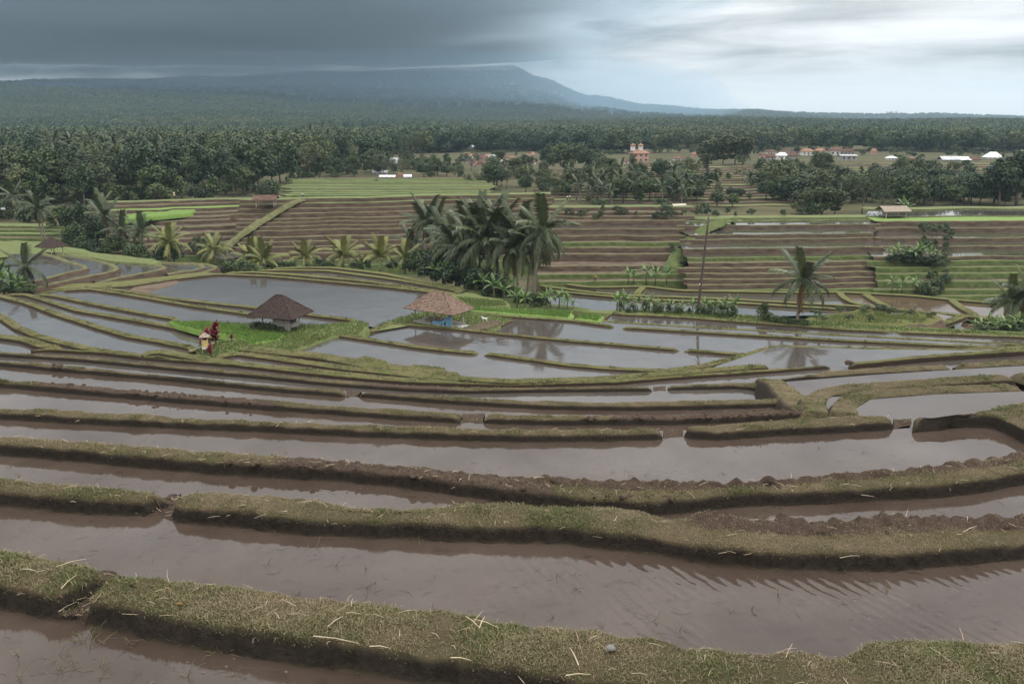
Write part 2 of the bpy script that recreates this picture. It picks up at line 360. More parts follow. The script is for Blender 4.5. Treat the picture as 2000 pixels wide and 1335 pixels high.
M['roof_white'] = mat_simple('white_sheet_roof', (0.55, 0.57, 0.58), (0.70, 0.72, 0.73), 0.5, 0.5, 0.4)
M['roof_blue'] = mat_simple('blue_sheet', (0.05, 0.28, 0.62), (0.08, 0.36, 0.72), 0.5, 0.5, 0.4)
M['stone'] = mat_simple('stone', (0.13, 0.125, 0.115), (0.20, 0.19, 0.18), 8, 0.9, 0.1)
M['glass'] = mat_simple('dark_glass', (0.02, 0.025, 0.03), (0.035, 0.04, 0.045), 1, 0.15, 0.5)

# ------------------------------------------------------------------ the ground sheet
G_A = np.array([-1.2, -0.62, -0.34, -0.18, 0.0, 0.03, 0.09, 0.15, 0.24, 0.45, 0.62, 1.2])
G_Y = np.array([0, 12, 40, 70, 95, 120, 150, 180, 215, 240, 270, 320, 420, 600, 900, 1300, 1700, 2100, 2400, 2900, 3600, 4300, 5000, 6000, 9000, 16000])
def row(l, m=None, r=None):
    m = l if m is None else m; r = m if r is None else r
    return np.interp(G_A, [-0.62, 0.0, 0.62], [l, m, r])
G_T = np.array([row(-6.5), row(-9), row(-16.5), row(-25.8), row(-27.5), row(-28.0, -29, -30), row(-29, -32, -33.5), row(-30, -31.5, -33), row(-27.5, -27, -29),
    row(-24, -24, -26.5), row(-22.5, -23.3, -25), row(-21.5, -22, -24), row(-20.5, -20.5, -21), row(-20, -20, -20.5), row(-17, -19, -18),
    np.interp(G_A, [-.62, -.3, 0, .3, .62], [-4, -8, -14, -11, -14]),
    np.interp(G_A, [-.62, -.3, 0, .3, .62], [26, 12, -10, -8, -11]),
    np.interp(G_A, [-.62, -.34, -.18, 0, .3, .62], [66, 40, 14, -8, -14, -20]),
    np.interp(G_A, [-.62, -.34, -.18, 0, .15, .62], [94, 62, 34, 6, -14, -24]),
    np.interp(G_A, [-.62, -.34, -.18, 0, .15, .62], [90, 70, 46, 20, 2, -30]),
    np.interp(G_A, [-.62, -.34, -.18, 0, .03, .09, .15, .3, .62], [130, 130, 122, 110, 90, 40, 14, 0, -26]),
    np.interp(G_A, [-.62, -.34, -.18, 0, .03, .09, .15, .24, .62], [175, 180, 210, 205, 170, 85, 46, 22, -10]),
    np.interp(G_A, [-1.2, -.62, -.45, -.34, -.25, -.18, 0, .03, .09, .15, .24, .45, .62], [205, 200, 212, 222, 252, 270, 276, 222, 132, 84, 52, 24, 2]),
    np.interp(G_A, [-1.2, -.62, -.34, -.18, 0, .03, .09, .15, .24, .45, .62], [190, 185, 200, 250, 268, 205, 120, 80, 60, 38, 20]),
    row(60, 40, 10), row(-20)])
def ground_rel(x, y):
    x = np.asarray(x, float); y = np.asarray(y, float)
    a = np.clip(x / np.maximum(y, 1.0), -1.19, 1.19); yy = np.clip(y, 0, 15999)
    i = np.clip(np.searchsorted(G_Y, yy, 'right') - 1, 0, len(G_Y) - 2); j = np.clip(np.searchsorted(G_A, a, 'right') - 1, 0, len(G_A) - 2)
    fy = (yy - G_Y[i]) / (G_Y[i + 1] - G_Y[i]); fa = (a - G_A[j]) / (G_A[j + 1] - G_A[j]); fa = fa * fa * (3 - 2 * fa)
    z = (G_T[i, j] * (1 - fy) + G_T[i + 1, j] * fy) * (1 - fa) + (G_T[i, j + 1] * (1 - fy) + G_T[i + 1, j + 1] * fy) * fa
    P = np.stack([x, y, np.zeros_like(x)], -1)
    amp = np.interp(y, [0, 250, 600, 1500, 2500, 5000], [0, 0, 1.5, 14, 34, 46])
    return z + amp * fbm(P, 1 / 420.0, 5)
def pick(px, py):
    """where the line of sight of a pixel first meets the ground sheet"""
    u = (px - 1000) / F; v = (667.5 - py) / F; d = np.array([u, cp + v * sp, -sp + v * cp])
    t = np.geomspace(60, 9000, 3000); P = t[:, None] * d
    below = P[:, 2] < ground_rel(P[:, 0], P[:, 1])
    k = int(np.argmax(below)) if below.any() else len(t) - 1
    p = P[k].copy(); p[2] = float(ground_rel(p[0], p[1])) + CZ
    return p
def on_ground(x, y): return np.array([x, y, float(ground_rel(x, y)) + CZ])

az = np.linspace(-1.05, 1.05, 260)
rr = np.concatenate([np.linspace(0.5, 60, 24), np.geomspace(63, 7600, 220)])
gx = rr[:, None] * np.sin(az)[None, :]; gy = rr[:, None] * np.cos(az)[None, :]
gz = ground_rel(gx, gy) + CZ
struct(link('ground', make_mesh('ground', np.stack([gx, gy, gz], -1).reshape(-1, 3), grid_faces(len(rr), len(az))[:, ::-1], M['ground'])))

# ------------------------------------------------------------------ near terraces: banks and ponds
def resample(P, n, smooth=1):
    P = np.asarray(P, float); s = np.concatenate([[0], np.cumsum(np.linalg.norm(np.diff(P[:, :2], axis=0), axis=1))]); s /= s[-1]
    t = np.linspace(0, 1, n); Q = np.stack([np.interp(t, s, P[:, k]) for k in range(P.shape[1])], -1)
    for _ in range(smooth):
        R_ = Q.copy(); R_[1:-1] = (Q[:-2] + Q[2:] + 2 * Q[1:-1]) / 4; Q = R_
    return Q
BLADES = []        # (points, normals, bare, mean distance) to be turned into grass later
def sweep_bank(name, Fp, Bp, h, drop, bare, hm, mat, noise_s, cap, heap=None):
    """solid bank between its waterline Fp and the far edge of its top Bp (world rows)"""
    n = len(Fp); d = Bp - Fp; wd = np.linalg.norm(d[:, :2], axis=1); d = d[:, :2] / (wd[:, None] + 1e-9)
    prof = [(-0.12, 0, -0.35), (0.0, 0, -0.02), (0.035, 0, 0.3), (0.05, 0, 0.62), (0.085, 0, 0.9), (0.14, 0.0, 1.0)]
    prof += [(0.14, f, 1.0 + 0.10 * math.sin(f * math.pi)) for f in (0.12, 0.24, 0.36, 0.48, 0.58, 0.68, 0.78, 0.87, 0.95)]
    prof += [(0.0, 1.0, 0.98), (0.10, 1.0, 0.62), (0.22, 1.0, -0.2), (0.30 + 0.3 * drop, 1.0, None)]
    rows = []; jit = fbm(Fp * 1.0 + 5, 1.7 / noise_s, 4); jit2 = fbm(Fp + 31, 5.0 / noise_s, 3)
    brs = []
    for a, f, hh in prof:
        bf = bare if heap is None else np.maximum(bare, heap * np.clip((f - 0.42) / 0.14 + 1.2 * jit, 0, 1))
        brs.append(bf)
        off = a * min(1.0, noise_s + 0.2) + f * (wd - (0.14 if 0 < f < 1 else 0)) + (0.16 * jit + 0.10 * jit2) * noise_s * (1 if f < 0.5 else -1)
        P = Fp.copy(); P[:, :2] += d * off[:, None]
        zz = Fp[:, 2] + (h * hh * hm if hh is not None else -drop)
        if hh is not None and hh > 0.5:
            zz = zz + noise_s * hm * (0.10 * fbm(P, 1.6 / noise_s, 3) + 0.045 * fbm(P, 9 / noise_s, 3) + bf * (0.15 * np.abs(fbm(P, 5.5 / noise_s, 4)) - 0.01))
            if heap is not None: zz = zz + heap * np.clip((f - 0.45) / 0.3, 0, 1) * hm * (0.05 + 0.34 * np.abs(fbm(P + 3, 3.6, 4)) + 0.16 * fbm(P + 8, 9.0, 3))
        elif hh is not None and hh > 0:
            P[:, :2] += d * (0.10 * noise_s * fbm(P, 7 / noise_s, 4))[:, None]
        P[:, 2] = zz; rows.append(P)
    V = np.stack(rows, 1); k = V.shape[1]
    if cap[0]: V[0, :, 2] = np.minimum(V[0, :, 2], Fp[0, 2] - 0.05)
    if cap[1]: V[-1, :, 2] = np.minimum(V[-1, :, 2], Fp[-1, 2] - 0.05)
    Vf = V.reshape(-1, 3); brs = np.stack(brs, 1); br = brs.ravel()
    o = struct(link(name, make_mesh(name, Vf, grid_faces(n, k)[:, ::-1], mat, True, attrs={'bare': br})))
    BLADES.append((V[:, 3:-3].copy(), brs[:, 3:-3].copy()))
    return o
def bank(front, back, z, h=0.26, drop=1.2, bare=(), gaps=(), cap=(False, False), mat='bank', ns=None, heaps=()):
    f = np.asarray(front, float); b = np.asarray(back, float)
    if at(*f[len(f) // 2], z)[1] < 35:                            # near banks run on well past the frame
        if f[0, 0] < -100: f, b = (np.concatenate([[q[0] + (q[0] - q[1]) / max(abs(q[0, 0] - q[1, 0]), 1) * 520 * np.array([1, .6])], q]) for q in (f, b))
        if f[-1, 0] > 2100: f, b = (np.concatenate([q, [q[-1] + (q[-1] - q[-2]) / max(abs(q[-1, 0] - q[-2, 0]), 1) * 520 * np.array([1, .6])]]) for q in (f, b))
    L_ = np.linalg.norm(at(*f[0], z) - at(*f[-1], z)); dm = at(*f[len(f) // 2], z)[1]
    n = int(np.clip(L_ / max(0.0045 * dm, 0.03), 30, 520))
    fr, bk = resample(f, n, 3), resample(b, n, 3)
    Fp, Bp = at(fr[:, 0], fr[:, 1], z), at(bk[:, 0], bk[:, 1], z + h)
    if cap[0]: Fp[0], Bp[0] = Fp[1] + (Fp[0] - Fp[1]) * 0.1, Bp[1] + (Bp[0] - Bp[1]) * 0.1
    if cap[1]: Fp[-1], Bp[-1] = Fp[-2] + (Fp[-1] - Fp[-2]) * 0.1, Bp[-2] + (Bp[-1] - Bp[-2]) * 0.1
    hm = np.ones(n); xm = 0.5 * (fr[:, 0] + bk[:, 0])
    arc = np.concatenate([[0], np.cumsum(np.linalg.norm(np.diff(Fp, axis=0), axis=1))])
    for on, s_ in ((cap[0], arc), (cap[1], arc[-1] - arc)):       # the cut end of a bank slumps into the water
        if on: hm *= 0.15 + 0.85 * np.sqrt(np.clip(1 - (1 - np.clip(s_ / (0.10 + 0.007 * dm), 0, 1)) ** 2, 0, 1))
    for gx_, gw in gaps: hm *= 1 - 1.12 * np.exp(-(np.abs(xm - gx_) / gw) ** 4)
    br = np.zeros(n)
    for x0, x1 in bare: br = np.maximum(br, np.clip((xm - x0) / 30, 0, 1) * np.clip((x1 - xm) / 30, 0, 1))
    hp = None
    if heaps:
        hp = np.zeros(n)
        for x0, x1 in heaps: hp = np.maximum(hp, np.clip((xm - x0) / 60, 0, 1) * np.clip((x1 - xm) / 60, 0, 1))
    sweep_bank('terrace_bank', Fp, Bp, h, drop, br, hm, M[mat], 1.0 if ns is None else ns, cap, hp)
    return Fp, Bp
def water(name, poly, mat):
    me = bpy.data.meshes.new(name); me.from_pydata([tuple(map(float, p)) for p in poly], [], [list(range(len(poly)))]); me.materials.append(mat)
    if me.polygons[0].normal.z < 0: me.flip_normals()
    return struct(link(name, me))
def pond_between(near, far_banks, z, mat, x_pad=True):
    """near: rows of the nearer bank's far edge; far_banks: [(F, B)] of the bank(s) that close the pond"""
    a = near[::3].copy(); b = np.concatenate([(0.6 * Fp + 0.4 * Bp)[::3] for Fp, Bp in far_banks])
    p = np.concatenate([a, b[::-1]]); p[:, 2] = CZ + z
    return water('paddy_water', p, mat)

zA, zB, zC, zD, zE, zF, zG = -5.0, -6.4, -7.3, -10.2, -11.9, -14.2, -18.5
b1a = bank([(-160, 1170), (0, 1194), (52, 1204), (88, 1215), (120, 1208), (152, 1196)], [(-160, 1064), (0, 1078), (70, 1087), (122, 1096), (168, 1106), (202, 1126)], zA, 0.27, 1.6, cap=(False, True))
b1b = bank([(160, 1218), (172, 1226), (280, 1247), (420, 1271), (560, 1292), (700, 1315), (807, 1335), (1000, 1368), (1500, 1425), (2150, 1450)],
           [(208, 1138), (227, 1127), (280, 1122), (350, 1133), (455, 1147), (525, 1157), (595, 1170), (700, 1180), (755, 1183), (860, 1191), (930, 1201), (1035, 1217), (1105, 1223), (1175, 1234), (1227, 1250), (1262, 1245), (1335, 1262), (1440, 1274), (1545, 1278), (1632, 1287), (1667, 1278), (1702, 1257), (1772, 1253), (1860, 1250), (2000, 1257), (2150, 1262)], zA, 0.27, 1.6, cap=(True, False))
b1m = bank([(88, 1213), (130, 1212), (175, 1222)], [(180, 1118), (205, 1128), (225, 1132)], zA, 0.07, 1.5, bare=[(0, 400)])
b2a = bank([(-160, 972), (0, 991), (105, 1000), (210, 1007), (284, 1010)], [(-160, 922), (0, 933), (105, 942), (210, 952), (290, 957), (330, 966)], zB, 0.27, 1.2, cap=(False, True))
b2m = bank([(270, 1009), (300, 1008), (340, 1017)], [(325, 966), (336, 970), (350, 968)], zB, 0.05, 1.2, bare=[(0, 600)])
b2b = bank([(333, 1008), (338, 1018), (420, 1028), (560, 1043), (650, 1050), (825, 1056), (1000, 1061), (1140, 1066), (1245, 1080), (1300, 1086), (1405, 1106), (1475, 1113), (1650, 1117), (1825, 1110), (2000, 1094), (2150, 1074)],
           [(342, 970), (378, 960), (525, 968), (650, 981), (720, 991), (790, 996), (860, 993), (895, 986), (1000, 986), (1140, 991), (1245, 998), (1315, 1011), (1345, 1015), (1440, 1015), (1510, 1021), (1650, 1024), (1755, 1017), (1842, 1014), (2000, 1017), (2150, 1010)], zB, 0.27, 1.2, cap=(True, False), heaps=[(1310, 2300)])
b3 = bank([(-160, 872), (0, 889), (140, 901), (350, 922), (525, 933), (650, 939), (790, 954), (930, 972), (1000, 984), (1140, 998), (1250, 1006), (1320, 1004), (1440, 991), (1615, 984), (1825, 972), (1930, 961), (2000, 947), (2150, 915)],
          [(-160, 840), (0, 851), (105, 859), (245, 868), (350, 877), (525, 891), (700, 902), (825, 914), (930, 926), (1035, 933), (1140, 945), (1350, 948), (1405, 951), (1510, 944), (1597, 937), (1702, 926), (1825, 917), (2000, 888), (2150, 850)], zC, 0.27, 2.2, bare=[(520, 1100)], heaps=[(1020, 2300)])
b4a = bank([(-160, 812), (0, 819), (140, 828), (350, 838), (525, 845), (650, 852), (825, 859), (1000, 864), (1175, 863), (1301, 859)],
           [(-160, 794), (0, 798), (105, 800), (210, 807), (315, 810), (350, 817), (525, 824), (650, 828), (825, 833), (1000, 840), (1175, 838), (1297, 837)], zD, 0.26, 1.8, cap=(False, True))
b4b = bank([(1328, 851), (1352, 858), (1398, 861), (1510, 853), (1650, 846), (1751, 839)], [(1331, 837), (1405, 828), (1510, 821), (1615, 814), (1720, 812), (1751, 822)], zD, 0.30, 1.8, cap=(True, True))
b4c = bank([(1776, 827), (1797, 837), (1895, 835), (1937, 834), (1965, 846), (2000, 866), (2080, 890), (2200, 900)], [(1776, 819), (1825, 816), (1895, 811), (1947, 795), (2000, 786), (2050, 780), (2120, 778), (2200, 776)], zD, 0.42, 1.8, cap=(True, False))
b5a = bank([(-160, 747), (0, 757), (140, 770), (350, 788), (525, 802), (650, 811), (790, 821), (902, 828)], [(-160, 737), (0, 743), (140, 749), (245, 761), (350, 768), (525, 781), (650, 793), (790, 800), (909, 809)], zE, 0.26, 2.2, bare=[(60, 560)], cap=(False, True))
b5b = bank([(937, 828), (1070, 832), (1300, 830), (1405, 828), (1580, 818), (1605, 813)], [(944, 808), (1175, 812), (1300, 811), (1440, 805), (1573, 799), (1600, 797)], zE, 0.26, 2.0, bare=[(1180, 1640)], cap=(True, False))
b6a = bank([(-160, 706), (0, 715), (98, 725), (210, 735), (350, 747), (525, 765), (680, 777)], [(-160, 698), (0, 705), (105, 712), (175, 719), (350, 737), (525, 753), (680, 762)], zF, 0.26, 3.2, bare=[(95, 125)], cap=(False, True))
b6b = bank([(692, 775), (860, 789), (1070, 801), (1245, 803), (1350, 801), (1475, 798), (1560, 793), (1585, 800)], [(702, 765), (860, 775), (1000, 781), (1175, 786), (1350, 782), (1510, 779), (1555, 776), (1590, 784)], zF, 0.26, 3.2, cap=(True, False))
b7a = bank([(-160, 690), (0, 697), (157, 707), (350, 726), (525, 742), (650, 755), (790, 765), (895, 770), (1070, 767), (1280, 765)], [(-160, 682), (0, 687), (157, 697), (280, 709), (420, 721), (525, 731), (650, 742), (790, 752), (895, 757), (1070, 757), (1278, 755)], zG, 0.28, 3.0, bare=[(150, 172), (690, 900)], cap=(False, True))
b7b = bank([(1297, 763), (1440, 760), (1478, 764), (1505, 776)], [(1297, 753), (1405, 749), (1475, 746), (1515, 741)], zG, 0.28, 2.5, cap=(True, False))
mid = dict(mat='bank_mid')
zH = -20.6
b8a = bank([(1035, 757), (1210, 752), (1300, 744), (1475, 732), (1629, 720)], [(1040, 750), (1210, 740), (1300, 734), (1475, 722), (1627, 714)], zH, 0.28, 2.5, cap=(False, True), **mid)
b8b = bank([(1652, 723), (1825, 706), (2000, 695), (2160, 684)], [(1652, 709), (1825, 692), (2000, 679), (2160, 668)], zH, 0.45, 2.8, cap=(True, False), **mid)
b8c = bank([(60, 691), (90, 688), (200, 694), (280, 704), (455, 718), (630, 738), (790, 752), (1000, 759), (1060, 757)], [(60, 684), (90, 680), (200, 686), (280, 697), (455, 709), (630, 727), (790, 741), (1000, 751), (1060, 748)], zH, 0.30, 2.0, **mid)

for f_, b_, z_ in (([(1296, 858), (1316, 852), (1334, 852)], [(1296, 838), (1316, 839), (1334, 838)], zD), ([(1745, 838), (1764, 830), (1780, 828)], [(1745, 820), (1764, 821), (1780, 820)], zD),
                   ([(898, 827), (920, 824), (942, 828)], [(902, 810), (925, 811), (946, 809)], zE), ([(676, 777), (686, 774), (696, 775)], [(676, 763), (690, 766), (704, 766)], zF), ([(1276, 765), (1288, 762), (1300, 763)], [(1276, 756), (1288, 756), (1300, 754)], zG)):
    bank(f_, b_, z_, 0.015, 1.6, bare=[(0, 2000)])
near_edge = at(np.linspace(-900, 2900, 30), 1560, zA)
pond_between(near_edge, [b1a, b1b], zA, M['water_near'])
j = np.concatenate
pond_between(j([b1a[1], b1b[1]]), [b2a, b2b], zB, M['water_rippled'])
pond_between(j([b2a[1], b2b[1]]), [b3], zC, M['water_near'])
pond_between(b3[1], [b4a, b4b, b4c], zD, M['water_near'])
pond_between(b4a[1], [b5a, b5b], zE, M['water_near'])
pond_between(j([b5a[1], b5b[1]]), [b6a, b6b], zF, M['water_near'])
pond_between(j([b6a[1], b6b[1]]), [b7a, b7b], zG, M['water_mid'])

def ridge(pts, w=0.8, h=0.25, drop=0.8, mat='bank_mid', name='terrace_bank', bare=0.0, ns=0.8, grass=True):
    """earth bank along a centre line of (px, py, z) points"""
    p = np.asarray(pts, float); W0 = at(p[:, 0], p[:, 1], p[:, 2] + h * 0.5); W0[:, 2] -= h * 0.5
    L_ = np.sum(np.linalg.norm(np.diff(W0, axis=0), axis=1)); n = int(np.clip(L_ / max(0.006 * W0[:, 1].mean(), 0.08), 12, 260))
    W_ = resample(W0, n, 2); T = np.gradient(W_[:, :2], axis=0); T /= np.linalg.norm(T, axis=1)[:, None] + 1e-9
    Nn = np.stack([-T[:, 1], T[:, 0]], -1)
    if Nn[:, 1].mean() < 0: Nn = -Nn
    W_[:, :2] += Nn * (0.18 * fbm(W_, 0.35, 3))[:, None]
    Fp = W_.copy(); Fp[:, :2] -= Nn * w * 0.5; Bp = W_.copy(); Bp[:, :2] += Nn * w * 0.5; Bp[:, 2] += h
    return sweep_bank(name, Fp, Bp, h, drop, np.full(n, float(bare)), np.ones(n), M[mat], ns, (True, True))
def pz(pts, z): return [(x, y, z) for x, y in pts]
def pond(pts, z, mat='water_mid', name='paddy_water'):
    p = np.asarray(pts, float); return water(name, at(p[:, 0], p[:, 1], z), M[mat])
def slab(name, pts, z, mat, depth=1.2, wob=0.12, batter=0.4, side=None):
    """level plot of ground with sloping sides"""
    p = at(*np.asarray(pts, float).T, z); p = np.concatenate([p, p[:1]]); n = max(40, len(p) * 6); q = resample(p, n, 2)[:-1]
    c = q.mean(0); d = (q - c)[:, :2]; d /= np.linalg.norm(d, axis=1)[:, None]
    rings = []
    for f, dz in ((0.02, 0.03), (0.25, 0.03), (0.5, 0.03), (0.72, 0.02), (0.88, 0.01), (0.97, 0.0), (1.0, -0.06)):
        r = c + (q - c) * f; r[:, 2] = q[:, 2] + dz + wob * fbm(r, 0.5, 4); rings.append(r)
    r = rings[-1].copy(); r[:, :2] += d * batter; r[:, 2] = q[:, 2] - depth; rings.append(r)
    V = np.stack([np.concatenate([r, r[:1]]) for r in rings]); k = V.shape[1]
    fc = grid_faces(len(rings), k); mi = np.zeros(len(fc), int)
    if side: mi[-(k - 1):] = 1
    return struct(link(name, make_mesh(name, V.reshape(-1, 3), fc, [M[mat]] + ([M[side]] if side else []), True, mi, {'bare': np.zeros(V.shape[0] * k)})))

# sluice knot where the banks of the upper right meet
ridge([(1500, 744, -18.4), (1522, 752, -17.2), (1545, 775, -15.0), (1562, 792, -13.4), (1590, 806, -12.2)], 1.5, 0.3, 2.0, 'bank', bare=0.4)
zR9, zR10 = -13.2, -12.1
ridge([(1596, 814, -11.7), (1590, 788, -12.6), (1612, 772, -13.1), (1650, 763, zR9), (1825, 750, zR9), (1974, 741, zR9)], 1.05, 0.3, 1.6, 'bank')
ridge([(1650, 816, -11.5), (1652, 798, -12.0), (1672, 781, zR10), (1720, 773, zR10), (1825, 768, zR10), (1990, 762, zR10)], 1.05, 0.3, 1.2, 'bank')
ridge([(1990, 741, zR9), (2040, 736, zR9), (2160, 726, zR9)], 1.0, 0.3, 1.4, 'bank')
ridge([(1527, 745, -18), (1600, 735, -16.5), (1700, 728, -16.5), (1856, 720, -16.5)], 1.05, 0.3, 2.4, 'bank')
ridge([(1876, 718, -16.5), (2000, 711, -16.5), (2160, 702, -16.5)], 1.05, 0.3, 2.4, 'bank')
pond([(1650, 826), (1668, 800), (1700, 780), (1825, 770), (1996, 764), (2180, 752), (2180, 800), (1947, 808), (1776, 835), (1751, 835)], -11.5, 'water_near')
pond([(1590, 832), (1596, 790), (1625, 775), (1670, 772), (1660, 830)], -12.5, 'water_near')
pond([(1535, 745), (1700, 732), (1856, 722), (2180, 704), (2180, 745), (1974, 748), (1700, 768), (1590, 800), (1570, 800)], -16.2, 'water_near')
pond([(1300, 768), (1035, 764), (1040, 752), (1300, 740), (1475, 728), (1627, 717), (1825, 702), (2180, 680), (2180, 712), (1700, 740), (1545, 750), (1510, 760)], zH, 'water_mid')
pond([(60, 704), (60, 687), (280, 700), (630, 732), (1000, 755), (1060, 760), (900, 775), (630, 752), (300, 722)], zH, 'water_mid')

# ------------------------------------------------------------------ the level ground with the two huts
zP0, zP1, zP2, zP3, zP4, zP5 = -22.7, -23.4, -24.2, -24.35, -24.7, -24.9
g = ridge
g(pz([(280, 692), (315, 687), (350, 694), (420, 706), (525, 719), (630, 728), (760, 742), (900, 750)], -22.3), 1.3, 0.25)
g(pz([(425, 698), (465, 691), (525, 699), (665, 719), (825, 736), (1000, 747), (1175, 741), (1350, 727), (1500, 716)], zP0), 1.2, 0.28)
g(pz([(469, 682), (630, 699), (700, 712), (790, 724), (895, 738)], -23.0), 1.8, 0.45)
g(pz([(690, 708), (715, 713), (735, 719)], -23.0), 3.0, 0.7); g(pz([(790, 722), (830, 727), (860, 732)], -23.0), 2.6, 0.5)
g(pz([(652, 654), (700, 661), (825, 680), (900, 688), (935, 690)], zP1), 0.85); g(pz([(946, 691), (1035, 703), (1105, 713), (1210, 722), (1297, 725), (1390, 714)], zP1), 0.85)
g(pz([(552, 688), (600, 670), (652, 653)], zP1), 1.0)
g(pz([(704, 654), (735, 644), (762, 633)], zP2), 1.0)
g(pz([(760, 632), (880, 642), (1000, 655), (1122, 667), (1220, 675), (1326, 684)], zP2), 0.75); g(pz([(1337, 684), (1405, 690), (1462, 694)], zP2), 0.75)
g(pz([(1370, 717), (1440, 700), (1517, 678), (1615, 681), (1825, 685), (1900, 684), (2160, 672)], zP1), 1.1)
g(pz([(955, 646), (975, 636), (1000, 625)], zP3), 0.8)
g(pz([(905, 610), (1000, 619), (1117, 627), (1200, 638)], zP3), 0.7); g(pz([(1214, 640), (1300, 645), (1450, 654), (1650, 666), (1860, 676), (1960, 679)], zP3), 0.7)
g(pz([(1117, 623), (1200, 630), (1300, 637), (1450, 645), (1650, 656), (1965, 673), (2160, 684)], zP4), 0.7)
g(pz([(1172, 627), (1190, 613)], zP4), 0.8)
g(pz([(1188, 613), (1330, 620), (1475, 631), (1650, 644), (1740, 648)], zP4), 0.8); g(pz([(1752, 649), (2000, 659), (2160, 668)], zP4), 0.8)
pond([(540, 692), (655, 650), (830, 677), (940, 687), (1110, 711), (1300, 723), (1400, 712), (1300, 738), (1000, 752), (880, 742), (735, 724), (630, 702)], zP1)
pond([(430, 700), (470, 690), (640, 712), (880, 742), (1000, 752), (1180, 745), (1380, 726), (1380, 735), (1000, 760), (700, 742), (470, 710)], zP0)
pond([(470, 684), (640, 700), (880, 738), (880, 745), (640, 715), (470, 692)], -22.9)
pond([(700, 657), (765, 630), (1000, 652), (1330, 682), (1465, 692), (1400, 713), (1300, 728), (1100, 716), (940, 694), (830, 684)], zP2)
pond([(950, 650), (1003, 622), (1120, 629), (1300, 642), (1650, 664), (1960, 678), (1900, 686), (1517, 680), (1465, 697), (1330, 688), (1120, 670)], zP3)
pond([(1112, 628), (1200, 628), (1650, 655), (1965, 672), (1960, 681), (1650, 668), (1300, 647)], -24.5)
pond([(1168, 629), (1192, 610), (1330, 618), (1650, 642), (2180, 668), (2180, 688), (1965, 675), (1650, 659), (1300, 640)], zP4)
pond([(1400, 714), (1518, 676), (1700, 682), (1900, 684), (2180, 672), (2180, 690), (1800, 705), (1629, 722), (1475, 735), (1350, 745)], zP1 + 0.5)

# ponds to the left
zL = [-22.6, -23.0, -23.4, -23.8, -24.1, -24.4, -24.6]
g(pz([(-120, 640), (0, 659), (50, 665), (80, 676), (110, 682)], zL[0]), 1.3, 0.35)
g(pz([(-80, 590), (0, 618), (37, 642), (75, 658), (125, 671), (187, 685), (260, 695), (310, 702)], zL[1]), 1.1, 0.3)
g(pz([(-40, 570), (0, 579), (50, 592), (125, 619), (212, 646), (250, 657), (312, 668), (380, 682)], zL[2]), 1.0, 0.3)
g(pz([(10, 577), (50, 576), (87, 587), (150, 607), (250, 624), (312, 635), (392, 651), (470, 664)], zL[3]), 1.0, 0.3)
g(pz([(70, 577), (100, 577), (200, 598), (275, 612), (345, 624)], zL[4]), 0.9, 0.28)
g(pz([(120, 568), (175, 565), (250, 576), (375, 598), (507, 617)], zL[5]), 0.9, 0.28)
g(pz([(190, 563), (250, 570), (325, 583), (425, 594), (500, 602), (600, 615), (697, 627)], zL[6]), 1.0, 0.3)
g(pz([(70, 576), (130, 566), (190, 562), (250, 560), (345, 545), (425, 536), (525, 540), (650, 551), (775, 563), (892, 577)], zP5), 1.0, 0.3)
pond([(-200, 620), (0, 655), (60, 664), (100, 682), (60, 690), (-200, 684)], zL[0])
pond([(-200, 560), (-80, 585), (0, 614), (75, 655), (187, 683), (330, 705), (200, 700), (90, 690), (0, 662), (-200, 640)], zL[1])
pond([(-60, 565), (0, 575), (125, 615), (250, 653), (380, 680), (350, 700), (187, 688), (75, 662), (0, 625)], zL[2])
pond([(10, 574), (50, 574), (150, 604), (312, 633), (430, 656), (400, 682), (312, 672), (125, 623), (0, 584)], zL[3])
pond([(60, 574), (100, 575), (200, 595), (345, 621), (420, 648), (312, 638), (150, 610), (50, 582)], zL[4])
pond([(100, 572), (175, 562), (375, 595), (510, 615), (560, 645), (345, 640), (200, 602), (90, 582)], zL[5])
pond([(180, 565), (250, 567), (500, 600), (700, 625), (690, 640), (520, 635), (375, 602), (250, 580)], zL[6])
pond([(180, 566), (250, 557), (345, 542), (425, 533), (650, 548), (895, 575), (890, 604), (800, 618), (735, 640), (697, 632), (500, 607), (325, 588)], zP5)
slab('mud_shore', [(245, 573), (262, 559), (345, 546), (352, 552), (300, 568), (265, 577)], zP5 + 0.05, 'mudflat', 0.4, 0.04)
# thin terraces behind the big pond
zT = [-25.3, -25.7, -26.1]
g(pz([(440, 534), (490, 532), (575, 537), (725, 551), (892, 576)], zT[0]), 1.3, 0.3); g(pz([(500, 529), (560, 528), (640, 529), (770, 546), (899, 569)], zT[1]), 1.3, 0.3)
g(pz([(530, 525), (590, 523), (650, 523), (750, 535), (905, 566)], zT[2]), 1.5, 0.3)
pond([(440, 531), (575, 534), (725, 548), (900, 577), (890, 582), (650, 557), (440, 540)], zT[0]); pond([(500, 527), (640, 526), (770, 543), (905, 570), (890, 577), (725, 556), (500, 536)], zT[1])
pond([(530, 523), (650, 521), (750, 533), (910, 566), (900, 572), (770, 550), (530, 533)], zT[2])
